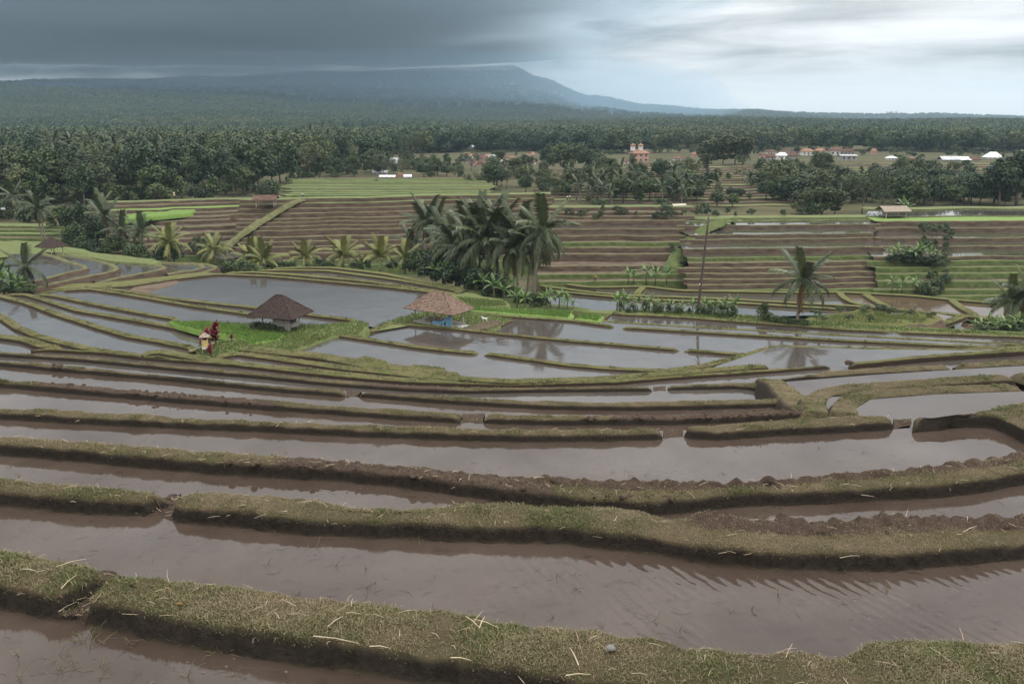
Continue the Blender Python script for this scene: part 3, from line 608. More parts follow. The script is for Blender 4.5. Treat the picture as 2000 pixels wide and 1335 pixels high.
# grassy plots round the huts, seedling beds, shrub strip
slab('hut_lawn', [(335, 630), (400, 627), (470, 632), (520, 630), (620, 634), (705, 626), (722, 632), (700, 654), (655, 655), (556, 690), (470, 694), (425, 700), (380, 690), (392, 668), (470, 664), (440, 655)], -23.15, 'lawn', 1.5, 0.1)
slab('bright_lawn', [(330, 626), (400, 626), (476, 636), (500, 646), (560, 652), (545, 664), (490, 672), (455, 655), (400, 648), (350, 636)], -23.02, 'bright_grass', 0.5, 0.08)
slab('hut_lawn', [(706, 652), (762, 631), (880, 641), (957, 646), (1002, 622), (905, 606), (870, 600), (800, 614), (742, 632)], -24.05, 'lawn', 1.2, 0.1)
slab('bare_path', [(905, 643), (950, 643), (985, 627), (960, 624), (925, 632)], -23.93, 'mudflat', 0.4, 0.06)
slab('grass_bank', [(880, 576), (905, 570), (985, 585), (1000, 596), (925, 603), (895, 592)], -24.6, 'lawn', 1.5, 0.5)
slab('seedling_bed', [(912, 606), (935, 599), (1118, 607), (1112, 621)], -24.2, 'seedling', 0.4, 0.03)
slab('seedling_bed', [(1122, 622), (1142, 611), (1180, 615), (1168, 627)], -24.2, 'seedling', 0.4, 0.03)
slab('grass_bank', [(1120, 606), (1190, 604), (1330, 607), (1450, 614), (1600, 626), (1800, 640), (2180, 656), (2180, 664), (1650, 641), (1330, 619), (1188, 612)], -24.55, 'lawn', 2.5, 0.15)

# ------------------------------------------------------------------ terraces that climb away beyond the valley
def steps(xs, lips, z0, tilt=0.0, wob=1.5, seed=0, n=70, lipw=0.9, curve=None):
    """lips: (row of the lip at mid width, share of the rise since the last lip that is riser, flat, riser and lip material); nearest first"""
    xm = 0.5 * (xs[0] + xs[1]); z = z0; rows = []; jr = random.Random(seed)
    yp = lips[0][0] + 9.0
    for i, (y, r, fm, rm, lm) in enumerate(lips):
        x = np.linspace(xs[0] + jr.uniform(-14, 14), xs[1] + jr.uniform(-14, 14), n)
        r = max(r * (yp - y) / pxm(at(xm, yp, z)), 0.12); z += r; yp = y
        wy = y + tilt * (x - xm) + wob * 2 * fbm(np.stack([x / 60, np.full(n, seed + i * 0.35), np.zeros(n)], -1), 1, 3) + (curve(x) if curve else 0)
        rows.append((at(x, wy, z), z, r, fm, rm, lm))
    for i, (P, z, r, fm, rm, lm) in enumerate(rows):
        nx = rows[i + 1][0] if i + 1 < len(rows) else P + np.array([0, 6.0, 0])
        far = nx.copy(); far[:, 1] = np.maximum(far[:, 1] + 0.5, P[:, 1] + 1.3); far[:, 2] = CZ + z
        prof = []
        def rw(dy, zz, ns=0.0):
            q = P.copy(); q[:, 1] += dy + ns * fbm(q + zz, 0.9, 3); q[:, 2] = CZ + zz + ns * 0.25 * fbm(q + 9, 1.1, 3); prof.append(q)
        rw(-0.25 - 0.25 * r - (1.5 if i == 0 else 0), z - r - (4.0 if i == 0 else 0.25)); rw(-0.22 * r - 0.1, z - r * 0.7, 0.5); rw(-0.12 * r, z - r * 0.35, 0.5); rw(-0.02, z + 0.02, 0.3)
        rw(0.12, z + 0.10, 0.2); rw(lipw * 0.6, z + 0.11, 0.2); rw(lipw, z + 0.0, 0.1)
        q = 0.5 * (P + far); q[:, 1] = np.maximum(q[:, 1], P[:, 1] + lipw + 0.1); q[:, 2] = CZ + z; prof.append(q); prof.append(far)
        V = np.stack(prof); fc = grid_faces(len(prof), n); mi = np.repeat([1, 1, 1, 2, 2, 2, 0, 0], n - 1)
        struct(link('terrace_step', make_mesh('terrace_step', V.reshape(-1, 3), fc, [M[fm], M[rm], M[lm]], mi > 0, mi)))
    ly = [l[0] for l in lips][::-1]; lz = [r_[1] for r_ in rows][::-1]
    return lambda px, py: float(np.interp(py - tilt * (px - xm), ly, lz))
Wt, Md, Gb, Rb, Rg, Lp, Lg, Fg, Bw = 'water_far', 'mudflat', 'seedling', 'riser', 'riser_green', 'lip', 'lip_green', 'field_green', 'brown_water'
# right middle block
RM = steps((1335, 1720), [(567, 0.55, Md, Rg, Lg), (556, 0.7, Md, Rb, Lp), (545, 0.7, Md, Rb, Lp), (534, 0.7, Md, Rb, Lp), (523, 0.7, Md, Rb, Lp), (513, 0.7, Md, Rb, Lp), (503, 0.6, Wt, Rg, Lg),
    (485, 0.58, Wt, Rb, Lp), (467, 0.35, Wt, Rb, Lp), (458, 0.65, Wt, Rb, Lp), (440, 0.38, Wt, Rb, Lp), (431, 0.2, Wt, Rg, Lp), (426, 0.3, Fg, Rg, Lg)], -30.6, -0.012, 2, 1)
RL = steps((1060, 1345), [(550, 0.5, Md, Rg, Lg), (536, 0.6, Md, Rg, Lg), (520, 0.6, Md, Rb, Lp), (497, 0.6, Md, Rb, Lp), (484, 0.72, Md, Rb, Lp), (474, 0.7, Md, Rg, Lg), (461, 0.7, Wt, Rb, Lp), (447.5, 0.55, Wt, Rb, Lp),
    (431, 0.55, Md, Rb, Lp), (423, 0.6, Md, Rb, Lp), (415, 0.65, Md, Rb, Lp), (405, 0.6, Fg, Rb, Lp)], -30.4, -0.002, 2, 8)
RR = steps((1700, 2120), [(578, 0.65, Md, Rg, Lg), (566, 0.65, Md, Rg, Lg), (549, 0.7, Md, Rg, Lg), (534, 0.65, Md, Rg, Lg), (522, 0.7, Md, Rg, Lg), (510, 0.7, Md, Rg, Lg), (501, 0.7, Wt, Rb, Lp), (481, 0.32, Wt, Rb, Lp), (465, 0.45, Wt, Rb, Lp),
    (445, 0.4, Wt, Rb, Lp), (432, 0.6, Gb, Rb, Lp), (422, 0.15, Wt, Rg, Lp), (408, 0.12, Fg, Rg, Lp)], -31.2, -0.004, 2, 15)
# overgrown strips that run up between the blocks
def strip(pts, w, mat='lawn', h=0.5, nz=0.5):
    p = np.asarray(pts, float); W_ = resample(at(p[:, 0], p[:, 1], p[:, 2]), 60, 2); T = np.gradient(W_[:, :2], axis=0); T /= np.linalg.norm(T, axis=1)[:, None]; Nn = np.stack([-T[:, 1], T[:, 0]], -1)
    ww = w * (1 + 0.8 * fbm(W_, 0.13, 3)); rows = []
    for f, hh in ((-.7, -2.5), (-.5, -.6), (-.3, .5), (0, .8), (.3, .5), (.5, -.6), (.7, -2.5)):
        q = W_.copy(); q[:, :2] += Nn * (ww * f)[:, None]; q[:, 2] += h * hh + nz * fbm(q, 0.6, 4); rows.append(q)
    V = np.stack(rows); V[:, 0, 2] -= 1.2; V[:, -1, 2] -= 1.2; return struct(link('grass_strip', make_mesh('grass_strip', V.reshape(-1, 3), grid_faces(7, 60), M[mat])))
def lift(f, pts, dz=0.3): return [(x, y, f(x, y) + dz) for x, y in pts]
strip(lift(RL, [(1310, 525), (1332, 487), (1345, 468), (1375, 447), (1400, 434), (1420, 426)], 0.25), 2.6, 'riser_green', .15, 1.0)
# brown terraces behind the row of small palms
BR = steps((455, 1075), [(516, 0.4, Wt, Rg, Lg), (505, 0.5, Md, Rg, Lp), (491, 0.74, Md, Rb, Lp), (478, 0.74, Md, Rb, Lp), (468, 0.74, Md, Rb, Lp), (459, 0.74, Md, Rb, Lp), (446, 0.74, Md, Rb, Lp), (438, 0.74, Md, Rb, Lp), (430, 0.74, Md, Rb, Lp), (423, 0.74, Md, Rb, Lp),
    (413, 0.74, Md, Rb, Lp), (404, 0.74, Md, Rb, Lp), (394, 0.74, Fg, Rb, Lg), (385, 0.74, Fg, Rb, Lg)], -29.4, -0.022, 2, 22, 90)
BL = steps((200, 560), [(500, 0.4, Wt, Rg, Lg), (487, .55, Md, Rb, Lp), (476, .55, Md, Rb, Lp), (466, .55, Md, Rb, Lp), (455, .55, Md, Rb, Lg), (443, .55, Md, Rb, Lg), (431, .55, Md, Rb, Lp), (424, .55, Md, Rb, Lp), (416, .55, Md, Rb, Lp), (407, 0.62, Gb, Rb, Lg), (398, .55, Md, Rb, Lp), (391, 0.62, Fg, Rb, Lp)], -28.6, -0.03, 2, 30)
strip(lift(lambda x, y: max(BL(x, y), BR(x, y)), [(437, 482), (470, 455), (505, 432), (545, 408), (580, 390), (600, 385)], .15), 1.7, 'lip', .2, .9)
slab('rough_grass', [(232, 424), (270, 415), (330, 410), (385, 409), (370, 416), (300, 422), (240, 429)], BL(300, 418) + 0.35, 'bright_grass', 1.0, 0.7)
# pale green terraces of the plain beyond
def lipset(ys, r, fms, rm, lm): return [(y, r, fms[i % len(fms)], rm, lm) for i, y in enumerate(ys)]
FG = steps((560, 960), lipset([381, 377.5, 374, 371, 368, 365, 362, 359, 356.5, 354, 351.5, 349], 0.25, [Fg, Fg, Fg, Md], Rg, Lg), -20.6, -0.004, 1.2, 40, 60)
FR = steps((1050, 1580), lipset([412, 404, 397, 390, 384, 378, 372, 367, 362, 357, 352, 348, 344, 340, 336, 332, 328, 325], 0.45, [Md, Fg, Md, Fg, Md], Rb, Lp), -25.4, -0.010, 2.5, 50, 60)
FR2 = steps((1560, 2100), lipset([344, 340, 336.5, 333, 330, 327, 324, 321, 318.5, 316], 0.4, [Fg, Md, Md, Fg], Rb, Lp), -22.6, 0.002, 1.5, 60, 60)
FL = steps((-60, 230), lipset([475, 466, 458, 450, 443], 0.55, [Fg, Md], Rg, Lg), -28.0, 0.02, 2, 70, 40)
# left foot of the valley: four ponds with earth walls
def wall_pond(lip, back, z, h):
    p = np.asarray(lip, float); pond([*lip, *back], z, 'water_far')
    W_ = resample(at(p[:, 0], p[:, 1], z), 80, 2); T = np.gradient(W_[:, :2], axis=0); T /= np.linalg.norm(T, axis=1)[:, None]; Nn = np.stack([T[:, 1], -T[:, 0]], -1)
    rows = []
    for f, hh in ((0.5 + .25 * h, -h), (.3 + .15 * h, -h * .6), (0.12, -.1), (0, .12), (-.35, .24), (-.7, .2), (-.95, -.15)):
        q = W_.copy(); q[:, :2] += Nn * f; q[:, 2] += hh + 0.2 * fbm(q, 0.8, 3); rows.append(q)
    V = np.stack(rows); k = 80; mi = np.repeat([1, 1, 1, 0, 0, 0], k - 1)
    struct(link('terrace_bank', make_mesh('terrace_bank', V.reshape(-1, 3), grid_faces(7, k), [M['lip'], M['riser']], True, mi)))
wall_pond([(40, 556), (62, 552), (110, 541), (150, 530), (172, 526), (170, 520), (135, 510), (112, 501), (90, 496)], [(20, 496), (0, 520), (0, 550)], -24.2, 1.4)
wall_pond([(62, 566), (120, 553), (175, 541), (225, 531), (234, 525), (225, 518), (200, 510), (160, 502), (95, 494)], [(70, 500), (60, 530), (40, 550)], -24.6, 2.0)
wall_pond([(190, 556), (230, 545), (300, 532), (328, 525), (318, 519), (250, 513), (190, 507)], [(170, 515), (200, 530), (180, 545)], -25.2, 1.8)
wall_pond([(330, 538), (345, 534), (385, 529), (402, 523), (396, 517), (330, 513), (280, 512)], [(290, 522), (318, 530)], -25.7, 1.6)
wall_pond([(400, 534), (420, 527), (426, 521), (400, 515), (370, 514)], [(380, 522)], -26.2, 1.2)
slab('grass_bank', [(20, 560), (60, 566), (130, 563), (200, 560), (260, 558), (345, 543), (425, 533), (400, 530), (330, 540), (240, 548), (150, 556)], -25.05, 'bank_mid', 1.4, 0.3)
slab('grass_bank', [(-80, 475), (40, 468), (100, 476), (200, 494), (320, 508), (310, 517), (220, 510), (110, 494), (60, 496), (-80, 512)], -24.9, 'lawn', 2.2, 0.9)
pond([(395, 503), (430, 492), (475, 489), (475, 502), (440, 506)], -27.0, 'water_far')
# valley floor on the right: ponds, ridges, mound
zV = -30.6
pond([(1060, 560), (1200, 572), (1350, 580), (1550, 588), (1720, 600), (1700, 612), (1500, 618), (1200, 612), (1080, 606)], zV, 'water_far')
pond([(1150, 562), (1255, 558), (1330, 565), (1450, 569), (1640, 574), (1690, 598), (1600, 594), (1425, 584), (1262, 578), (1180, 574)], zV + 0.25, 'water_far')
pond([(1640, 571), (1690, 571), (1780, 576), (1860, 584), (1960, 592), (1960, 632), (1850, 618), (1760, 608), (1690, 600), (1650, 590)], zV + 0.3, 'brown_water')
pond([(1740, 610), (1830, 612), (1990, 640), (1990, 665), (1850, 655), (1700, 650)], -29.6, 'brown_water')
r2 = dict(w=1.3, h=0.35, ns=0.9)
g(pz([(1050, 558), (1150, 571), (1225, 578), (1300, 580), (1425, 585), (1550, 592), (1690, 600), (1760, 606), (1850, 614), (1930, 622), (2060, 632)], zV + .3), **r2)
g(pz([(1070, 568), (1175, 578), (1275, 586), (1425, 591), (1550, 599), (1640, 604)], zV + .1), **r2)
g(pz([(1100, 555), (1150, 562), (1262, 560), (1325, 568), (1550, 572), (1640, 571), (1780, 578), (1860, 586), (1960, 594)], zV + .4), **r2)
g(pz([(1257, 561), (1245, 573)], zV + .4), **r2); g(pz([(1637, 569), (1645, 580), (1665, 592), (1700, 600)], zV + .35), **r2)
g(pz([(1690, 574), (1705, 585), (1735, 600)], zV + .35), **r2); g(pz([(1858, 585), (1880, 602), (1908, 617)], zV + .35), **r2)
g(pz([(1800, 646), (1845, 632), (1882, 618)], -28.6), 1.4, 0.4, 2.0); g(pz([(1880, 618), (1960, 626), (2060, 634)], -29.0), 1.4, 0.4, 2.0)
slab('grass_mound', [(1560, 622), (1640, 610), (1720, 606), (1780, 610), (1835, 612), (1845, 622), (1800, 634), (1720, 640), (1620, 636)], -26.9, 'bank_mid', 4.5, 2.2, 2.5, 'riser')
slab('grass_bank', [(1060, 592), (1120, 596), (1155, 602), (1150, 612), (1060, 606), (1000, 600)], -26.0, 'riser_green', 3, 0.5, 1.5)
slab('grass_bank', [(895, 570), (960, 560), (1050, 585), (1060, 606), (1000, 602), (930, 592)], -26.2, 'riser_green', 3, 0.5, 1.5)

# ------------------------------------------------------------------ trees
def leaf_quads(c, nrm, size, r_):
    """small folded leaf cards at points c facing nrm"""
    n = len(c); a = r_.normal(size=(n, 3)); t = np.cross(nrm, a); t /= np.linalg.norm(t, axis=1)[:, None] + 1e-9; b = np.cross(nrm, t)
    s = size * r_.uniform(0.6, 1.4, (n, 1))
    V = np.stack([c - t * s * 0.5, c - b * s * 0.42 + nrm * s * 0.1, c + t * s * 0.62 - nrm * s * 0.12, c + b * s * 0.42 + nrm * s * 0.1], 1).reshape(-1, 3)
    return V, np.arange(4 * n).reshape(n, 4)
def crown_mesh(name, mat, seed, clumps, per, size, up=0.35):
    """clumps: centres and radii; leaves spread over each clump"""
    r_ = np.random.default_rng(seed); Vs = []; Qs = []; Ts = []; k = 0
    for c, rad in clumps:
        d = r_.normal(size=(per, 3)); d /= np.linalg.norm(d, axis=1)[:, None]
        p = np.array(c) + d * rad * r_.uniform(0.55, 1.08, (per, 1))
        nr = d + r_.normal(size=(per, 3)) * 0.55 + np.array([0, 0, up]); nr /= np.linalg.norm(nr, axis=1)[:, None]
        V, Q = leaf_quads(p, nr, size, r_); Vs.append(V); Qs.append(Q + k); k += len(V)
        ct = r_.uniform(0.1, 0.75); Ts.append(np.repeat(np.clip(ct + r_.normal(size=per) * 0.18, 0, 1), 4))
    return make_mesh(name, np.concatenate(Vs), np.concatenate(Qs), mat, False, None, {'tint': np.concatenate(Ts)})
def ellipsoid_clumps(seed, n, c, rad, cr, flat=0.0):
    r_ = random.Random(seed); out = []
    while len(out) < n:
        v = Vector((r_.gauss(0, 1), r_.gauss(0, 1), r_.gauss(0, 1))).normalized() * r_.uniform(0.35, 1.0) ** 0.5
        if v.z < -0.75 + flat: continue
        out.append(((c[0] + v.x * rad[0], c[1] + v.y * rad[1], c[2] + v.z * rad[2]), r_.uniform(*cr)))
    return out
def trunk_mesh(name, seed, h, r0, limbs, spread=0.2, top=None):
    r_ = random.Random(seed); m = MB(); lx, ly = r_.uniform(-.03, .03), r_.uniform(-.03, .03)
    m.tube([(0, 0, -0.06), (lx * .3, ly * .3, h * .35), (lx, ly, h)], [r0 * 1.25, r0, r0 * .65], 7)
    for i in range(limbs):
        a = i * 6.28 / limbs + r_.uniform(-.4, .4); z0 = h * r_.uniform(.6, .95); e = (lx + spread * math.cos(a), ly + spread * math.sin(a), (top or h + .25) * r_.uniform(.85, 1.0))
        m.tube([(lx * .8, ly * .8, z0), ((lx + e[0]) * .5, (ly + e[1]) * .5, z0 * .4 + e[2] * .6), e], [r0 * .55, r0 * .4, r0 * .12], 5)
    return m.mesh(name, M['bark'], True)
TREE = {}
def proto(key, name, mat, seed, clumps, per, size, th, tr, limbs, spread, top=None):
    TREE[key] = (name, trunk_mesh('trunk', seed, th, tr, limbs, spread, top), crown_mesh('crown', M[mat], seed, clumps, per, size))
for i in range(3):
    proto('round%d' % i, 'broadleaf_tree', ['leaf_mid', 'leaf_dark', 'leaf_mid'][i], 100 + i, ellipsoid_clumps(100 + i, 34, (0, 0, .64), (.34, .32, .33), (.09, .16)), 60, .052, .45, .025, 5, .2)
for i in range(2):
    proto('tall%d' % i, 'tall_tree', ['leaf_dark', 'leaf_pale'][i], 110 + i, ellipsoid_clumps(110 + i, 30, (0, 0, .62), (.2, .19, .36), (.07, .12)), 60, .045, .5, .018, 5, .12)
r_ = random.Random(5); cl = [((r_.uniform(-.42, .42), r_.uniform(-.4, .4), .74 + r_.uniform(-.13, .2)), r_.uniform(.06, .13)) for _ in range(34)]
cl = [c for c in cl if c[0][0] ** 2 + c[0][1] ** 2 < .18]
proto('airy', 'umbrella_tree', 'leaf_airy', 120, cl, 60, .034, .5, .016, 7, .32, .8)
r_ = random.Random(6); cl = []
for k in range(26):
    a, q = r_.uniform(0, 6.28), r_.uniform(.05, .3)
    for f in (.3, .5, .68, .82, .95): cl.append(((math.cos(a) * q * f * 1.5, math.sin(a) * q * f * 1.5, f * r_.uniform(.85, 1.0) - .12 * max(0, f - .8) * 5 * q), .055 + .02 * r_.random()))
proto('bamboo', 'bamboo_clump', 'leaf_airy', 130, cl, 22, .05, .7, .012, 8, .25, .85)
proto('bush', 'bush', 'leaf_mid', 140, ellipsoid_clumps(140, 16, (0, 0, .5), (.5, .48, .42), (.14, .24), .2), 60, .085, .3, .03, 4, .3, .6)
proto('bushdark', 'bush', 'leaf_dark', 141, ellipsoid_clumps(141, 16, (0, 0, .5), (.55, .5, .42), (.14, .24), .2), 60, .08, .3, .03, 4, .3, .6)
proto('bushtall', 'bush', 'leaf_mid', 142, ellipsoid_clumps(142, 18, (0, 0, .52), (.32, .3, .45), (.1, .18), .1), 60, .07, .35, .025, 4, .2, .7)
KIND = dict(round0='rounded mid-green tree', round1='rounded black-green tree', round2='broad mid-green tree', tall0='tall narrow dark tree', tall1='pale slender tree', airy='open-crowned tree', bamboo='bamboo clump', bush='low bush', bushdark='low dark bush', bushtall='upright bush')
FIRST_CROWN = {}
def tree(key, px, py, hpx, label, cat='tree', group=None, z=None, wf=1.0, p=None):
    if p is None: p = at(px, py, z) if z is not None else pick(px, py)
    s = hpx / pxm(p); name, tm, cm = TREE[key]
    t = thing(name, label, cat, p, RND.uniform(0, 6.28), group)
    t.scale = (s * wf, s * wf, s)
    link('trunk', tm, t); c = link('crown', cm, t); FIRST_CROWN.setdefault(key, c)
    return t
# --- palms
def frond_mesh(name, mat, L_, droop, seed, hang=0.55, n=36, leaf=1.25):
    r_ = np.random.default_rng(seed); s = np.linspace(0, 1, n); th = -droop * s ** 1.35
    dx = np.cos(th); dz = np.sin(th); P = np.stack([np.concatenate([[0], np.cumsum(dx[:-1])]), np.zeros(n), np.concatenate([[0], np.cumsum(dz[:-1])])], -1) * L_ / (n - 1)
    m = MB(); m.tube(P[::3], np.linspace(.05, .012, len(P[::3])), 4, False)
    V = [np.concatenate(m.V)]; Q = [np.concatenate(m.Q)]; k = m.n; tint = [np.full(k, 0.9)]
    for i in range(3, n):
        f = s[i]; l = leaf * (0.55 + 0.6 * math.sin(min(1, f * 1.15) * math.pi * 0.8)) * r_.uniform(.85, 1.1)
        t = np.array([dx[i], 0, dz[i]])
        for sd in (-1, 1):
            hg = hang * r_.uniform(.7, 1.3)
            d = np.array([0, sd, 0]) * math.cos(hg) + t * 0.55 + np.array([0, 0, -1]) * math.sin(hg); d /= np.linalg.norm(d)
            d2 = d + np.array([0, 0, -0.55]); d2 /= np.linalg.norm(d2); w_ = t * 0.056 * (L_ / 4.5)
            a = P[i]; b = a + d * l * .5; c = b + d2 * l * .5
            V.append(np.array([a - w_, a + w_, b + w_ * 1.1, b - w_ * 1.1, c])); Q.append(np.array([[k, k + 1, k + 2, k + 3]])); Q.append(np.array([[k + 3, k + 2, k + 4, k + 4]])[:, :4])
            tint.append(np.full(5, r_.uniform(.1, .8))); k += 5
    Qa = np.concatenate(Q); tri = Qa[:, 2] == Qa[:, 3]; tri |= Qa[:, 3] == Qa[:, 2]
    quads = Qa[~tri]; tris = Qa[tri][:, :3]
    return make_mesh(name, np.concatenate(V), [quads, tris], mat, False, None, {'tint': np.concatenate(tint)})
FR_M = {k: [frond_mesh('frond', M[m], 5.0, d, 200 + i, hg) for i, (d, hg) in enumerate(((.35, .25), (.8, .5), (1.25, .75), (1.6, .9)))] for k, m in (('old', 'frond'), ('young', 'frond_young'))}
FR_DRY = frond_mesh('frond', M['frond_dry'], 4.2, 1.0, 230, 1.1)
NUT = MB()
for a in range(7):
    NUT.tube([(.22 * math.cos(a), .22 * math.sin(a), -.12 - .07 * (a % 3)), (.24 * math.cos(a), .24 * math.sin(a), -.02 - .07 * (a % 3)), (.24 * math.cos(a), .24 * math.sin(a), .1 - .07 * (a % 3))], [.03, .11, .04], 6)
NUT = NUT.mesh('coconut_cluster', M['banana_stem'], True)
TRUNKS = []
for i in range(4):
    rr_ = random.Random(300 + i); bx, by = rr_.uniform(-.12, .12), rr_.uniform(-.08, .08); m = MB()
    f = np.linspace(0, 1, 9); P = np.stack([bx * f ** 1.6, by * f ** 1.4, f], -1)
    P[0, 2] = -0.05; TRUNKS.append((P, None))
def palm(px, py, crown_px, crown_py, label, group, z=None, L=5.0, n=20, kind='old', cat='palm', p=None, dry=1, lo=-0.55, nuts=True, simple=False):
    """coconut palm from its foot pixel to its crown pixel"""
    if p is None: p = at(px, py, z) if z is not None else pick(px, py)
    k = pxm(p); H = (py - crown_py) / k / math.cos(PITCH) * 1.0; dxm = (crown_px - px) / k
    t = thing('coconut_palm', label, cat, p, 0, group)
    L *= RND.uniform(.85, 1.15); lo += RND.uniform(-.25, .2); n += RND.randint(-3, 2)
    m = MB(); f = np.linspace(0, 1, 9); bend = RND.uniform(-.35, .35)
    P = np.stack([dxm * f ** 1.4 + bend * np.sin(f * math.pi) * .5, 0.2 * np.sin(f * 2) * RND.uniform(-1, 1), H * f], -1); P[0, 2] = -0.6
    r0 = 0.20 * (L / 5) ** .5
    m.tube(P, np.concatenate([[r0 * 1.7, r0 * 1.05], np.linspace(r0, r0 * .62, 7)]), 7); m.build('trunk', M['trunk'], t, True)
    top = P[-1]
    if nuts: link('coconut_cluster', NUT, t, top)
    off = RND.uniform(0, 6.28)
    for i in range(n):
        fr = i / (n - 1); pitch = 1.4 - (1.4 - lo) * fr ** 0.8 + RND.uniform(-.12, .12); a = off + i * 2.39996
        v = 0 if fr < .22 else (1 if fr < .5 else (2 if fr < .8 else 3))
        me = FR_M[kind][v]; sc_ = L / 5.0 * RND.uniform(.85, 1.1)
        if dry and i >= n - dry: me = FR_DRY; pitch = -1.0
        o = link('frond', me, t, top); o.rotation_euler = Euler((RND.uniform(-.25, .25), -pitch, a), 'XYZ'); o.scale = (sc_,) * 3
    return t
# --- bananas
def banana_leaf(seed, L_=2.0, W_=0.27, droop=1.2):
    r_ = np.random.default_rng(seed); n = 11; s = np.linspace(0, 1, n); th = -droop * s ** 1.3
    P = np.stack([np.concatenate([[0], np.cumsum(np.cos(th))[:-1]]), np.zeros(n), np.concatenate([[0], np.cumsum(np.sin(th))[:-1]])], -1) * L_ / (n - 1)
    w_ = W_ * np.clip(np.sin(np.clip((s - .12) / .88, 0, 1) ** .75 * math.pi), 0, 1) ** .6 + .012
    V = []
    for i in range(n):
        for sd in (-1, 0, 1):
            q = P[i].copy(); wj = w_[i] * (r_.uniform(.72, 1.1) if sd else 0); q[1] += sd * wj; q[2] += -abs(sd) * wj * r_.uniform(.15, .6) if sd else 0.015
            V.append(q)
    return make_mesh('leaf', np.array(V), grid_faces(n, 3), M['banana'], True, None, {'tint': np.repeat(r_.uniform(.1, .9, n), 3)})
BL_M = [banana_leaf(400, 2.0, .27, .7), banana_leaf(401, 2.1, .28, 1.3), banana_leaf(402, 1.9, .25, 1.9)]
BS = MB(); BS.tube([(0, 0, -.3), (0, 0, .6), (.03, 0, 1.5), (.05, 0, 1.9)], [.14, .12, .09, .05], 7); BS = BS.mesh('stem', M['banana_stem'], True)
def banana(px, py, hpx, label, group, z=None, p=None, n=8):
    if p is None: p = at(px, py, z) if z is not None else pick(px, py)
    s = hpx / pxm(p) / 3.3
    t = thing('banana_plant', label, 'banana plant', p, RND.uniform(0, 6.28), group); t.scale = (s,) * 3
    link('stem', BS, t)
    for i in range(n):
        fr = i / (n - 1); o = link('leaf', BL_M[0 if fr < .3 else (1 if fr < .75 else 2)], t, (.05, 0, 1.75 + .1 * (1 - fr)))
        o.rotation_euler = (RND.uniform(-.3, .3), -(1.35 - 1.05 * fr + RND.uniform(-.15, .15)), i * 2.4); o.scale = (RND.uniform(.85, 1.1),) * 3
    return t

# tall palms of the grove behind the tiled hut
GP = 'tall coconut palm in the dark grove behind the open tiled hut'
for a in [(938, 560, 937, 448, 6.3, 22), (1000, 572, 1014, 468, 6.2, 22), (1042, 598, 1062, 452, 5.6, 20), (1030, 580, 1044, 478, 5.2, 18), (892, 556, 890, 478, 5.6, 20), (826, 530, 832, 436, 5.0, 16), (852, 532, 855, 432, 5.2, 16), (908, 566, 908, 492, 5.0, 18), (972, 565, 975, 440, 5.2, 18), (800, 524, 806, 474, 4.6, 15), (920, 552, 915, 455, 5.4, 18), (958, 570, 950, 470, 5.6, 18), (868, 548, 872, 462, 5.2, 17), (1012, 576, 1000, 490, 5.0, 17)]:
    zg = -27.5 if a[1] > 550 else -28.6
    palm(a[0], a[1], a[2], a[3], GP, 'grove palms', zg, a[4], a[5], dry=1)
# row of young palms on the far bank of the large pond
for i, a in enumerate([(332, 506, 334, 474, 4.6), (420, 512, 420, 488, 3.8), (490, 528, 492, 508, 4.0), (520, 530, 518, 508, 4.2), (597, 527, 598, 503, 3.9), (672, 524, 672, 498, 3.9), (742, 526, 744, 502, 4.2), (790, 528, 792, 505, 3.9)]):
    palm(a[0], a[1], a[2], a[3], 'short yellow-green young palm in the row beyond the largest pond', 'young palms beyond the largest pond', -26.9, a[4], 18, 'young', dry=0, lo=0.0, nuts=False)
# palms on the left
LP = 'dark coconut palm standing among the trees at the foot of the left woods'
for a in [(85, 478, 78, 405, 4.6), (93, 480, 86, 412, 4.2), (40, 450, 34, 385, 4.2), (208, 490, 212, 425, 4.8), (245, 494, 243, 448, 4.0), (284, 502, 281, 452, 4.2), (215, 470, 205, 405, 4.2), (165, 430, 160, 400, 3.4)]:
    palm(a[0], a[1], a[2], a[3], LP, 'palms below the left woods', -28.2, a[4], 16, dry=1)
palm(55, 563, 54, 520, 'small lone palm beside banana plants at the end of the walled ponds', None, -24.7, 3.6, 14, dry=1, nuts=False)
palm(1556, 634, 1562, 548, 'lone coconut palm standing on the grass bank right of the pole', None, -24.7, 4.5, 20, dry=2)
palm(1955, 640, 1968, 588, 'leaning palm above banana plants beside the brown pool', 'palms by the brown pool', -26.0, 4.6, 16, dry=2); palm(1990, 640, 2000, 575, 'leaning palm above banana plants beside the brown pool', 'palms by the brown pool', -26.0, 4.8, 16, dry=1)
# slender palms of the plain
for i in range(30):
    x = RND.choice([RND.uniform(1290, 1370), RND.uniform(1380, 1470), RND.uniform(1130, 1250), RND.uniform(1520, 1600), RND.uniform(1140, 1200)]); y = RND.uniform(372, 402)
    palm(x, y, x + RND.uniform(-5, 5), y - RND.uniform(26, 44), 'slender coconut palm among the terraces of the far plain', 'palms of the far plain', FR(x, y) - 0.2, 3.4, 11, dry=0, nuts=False)

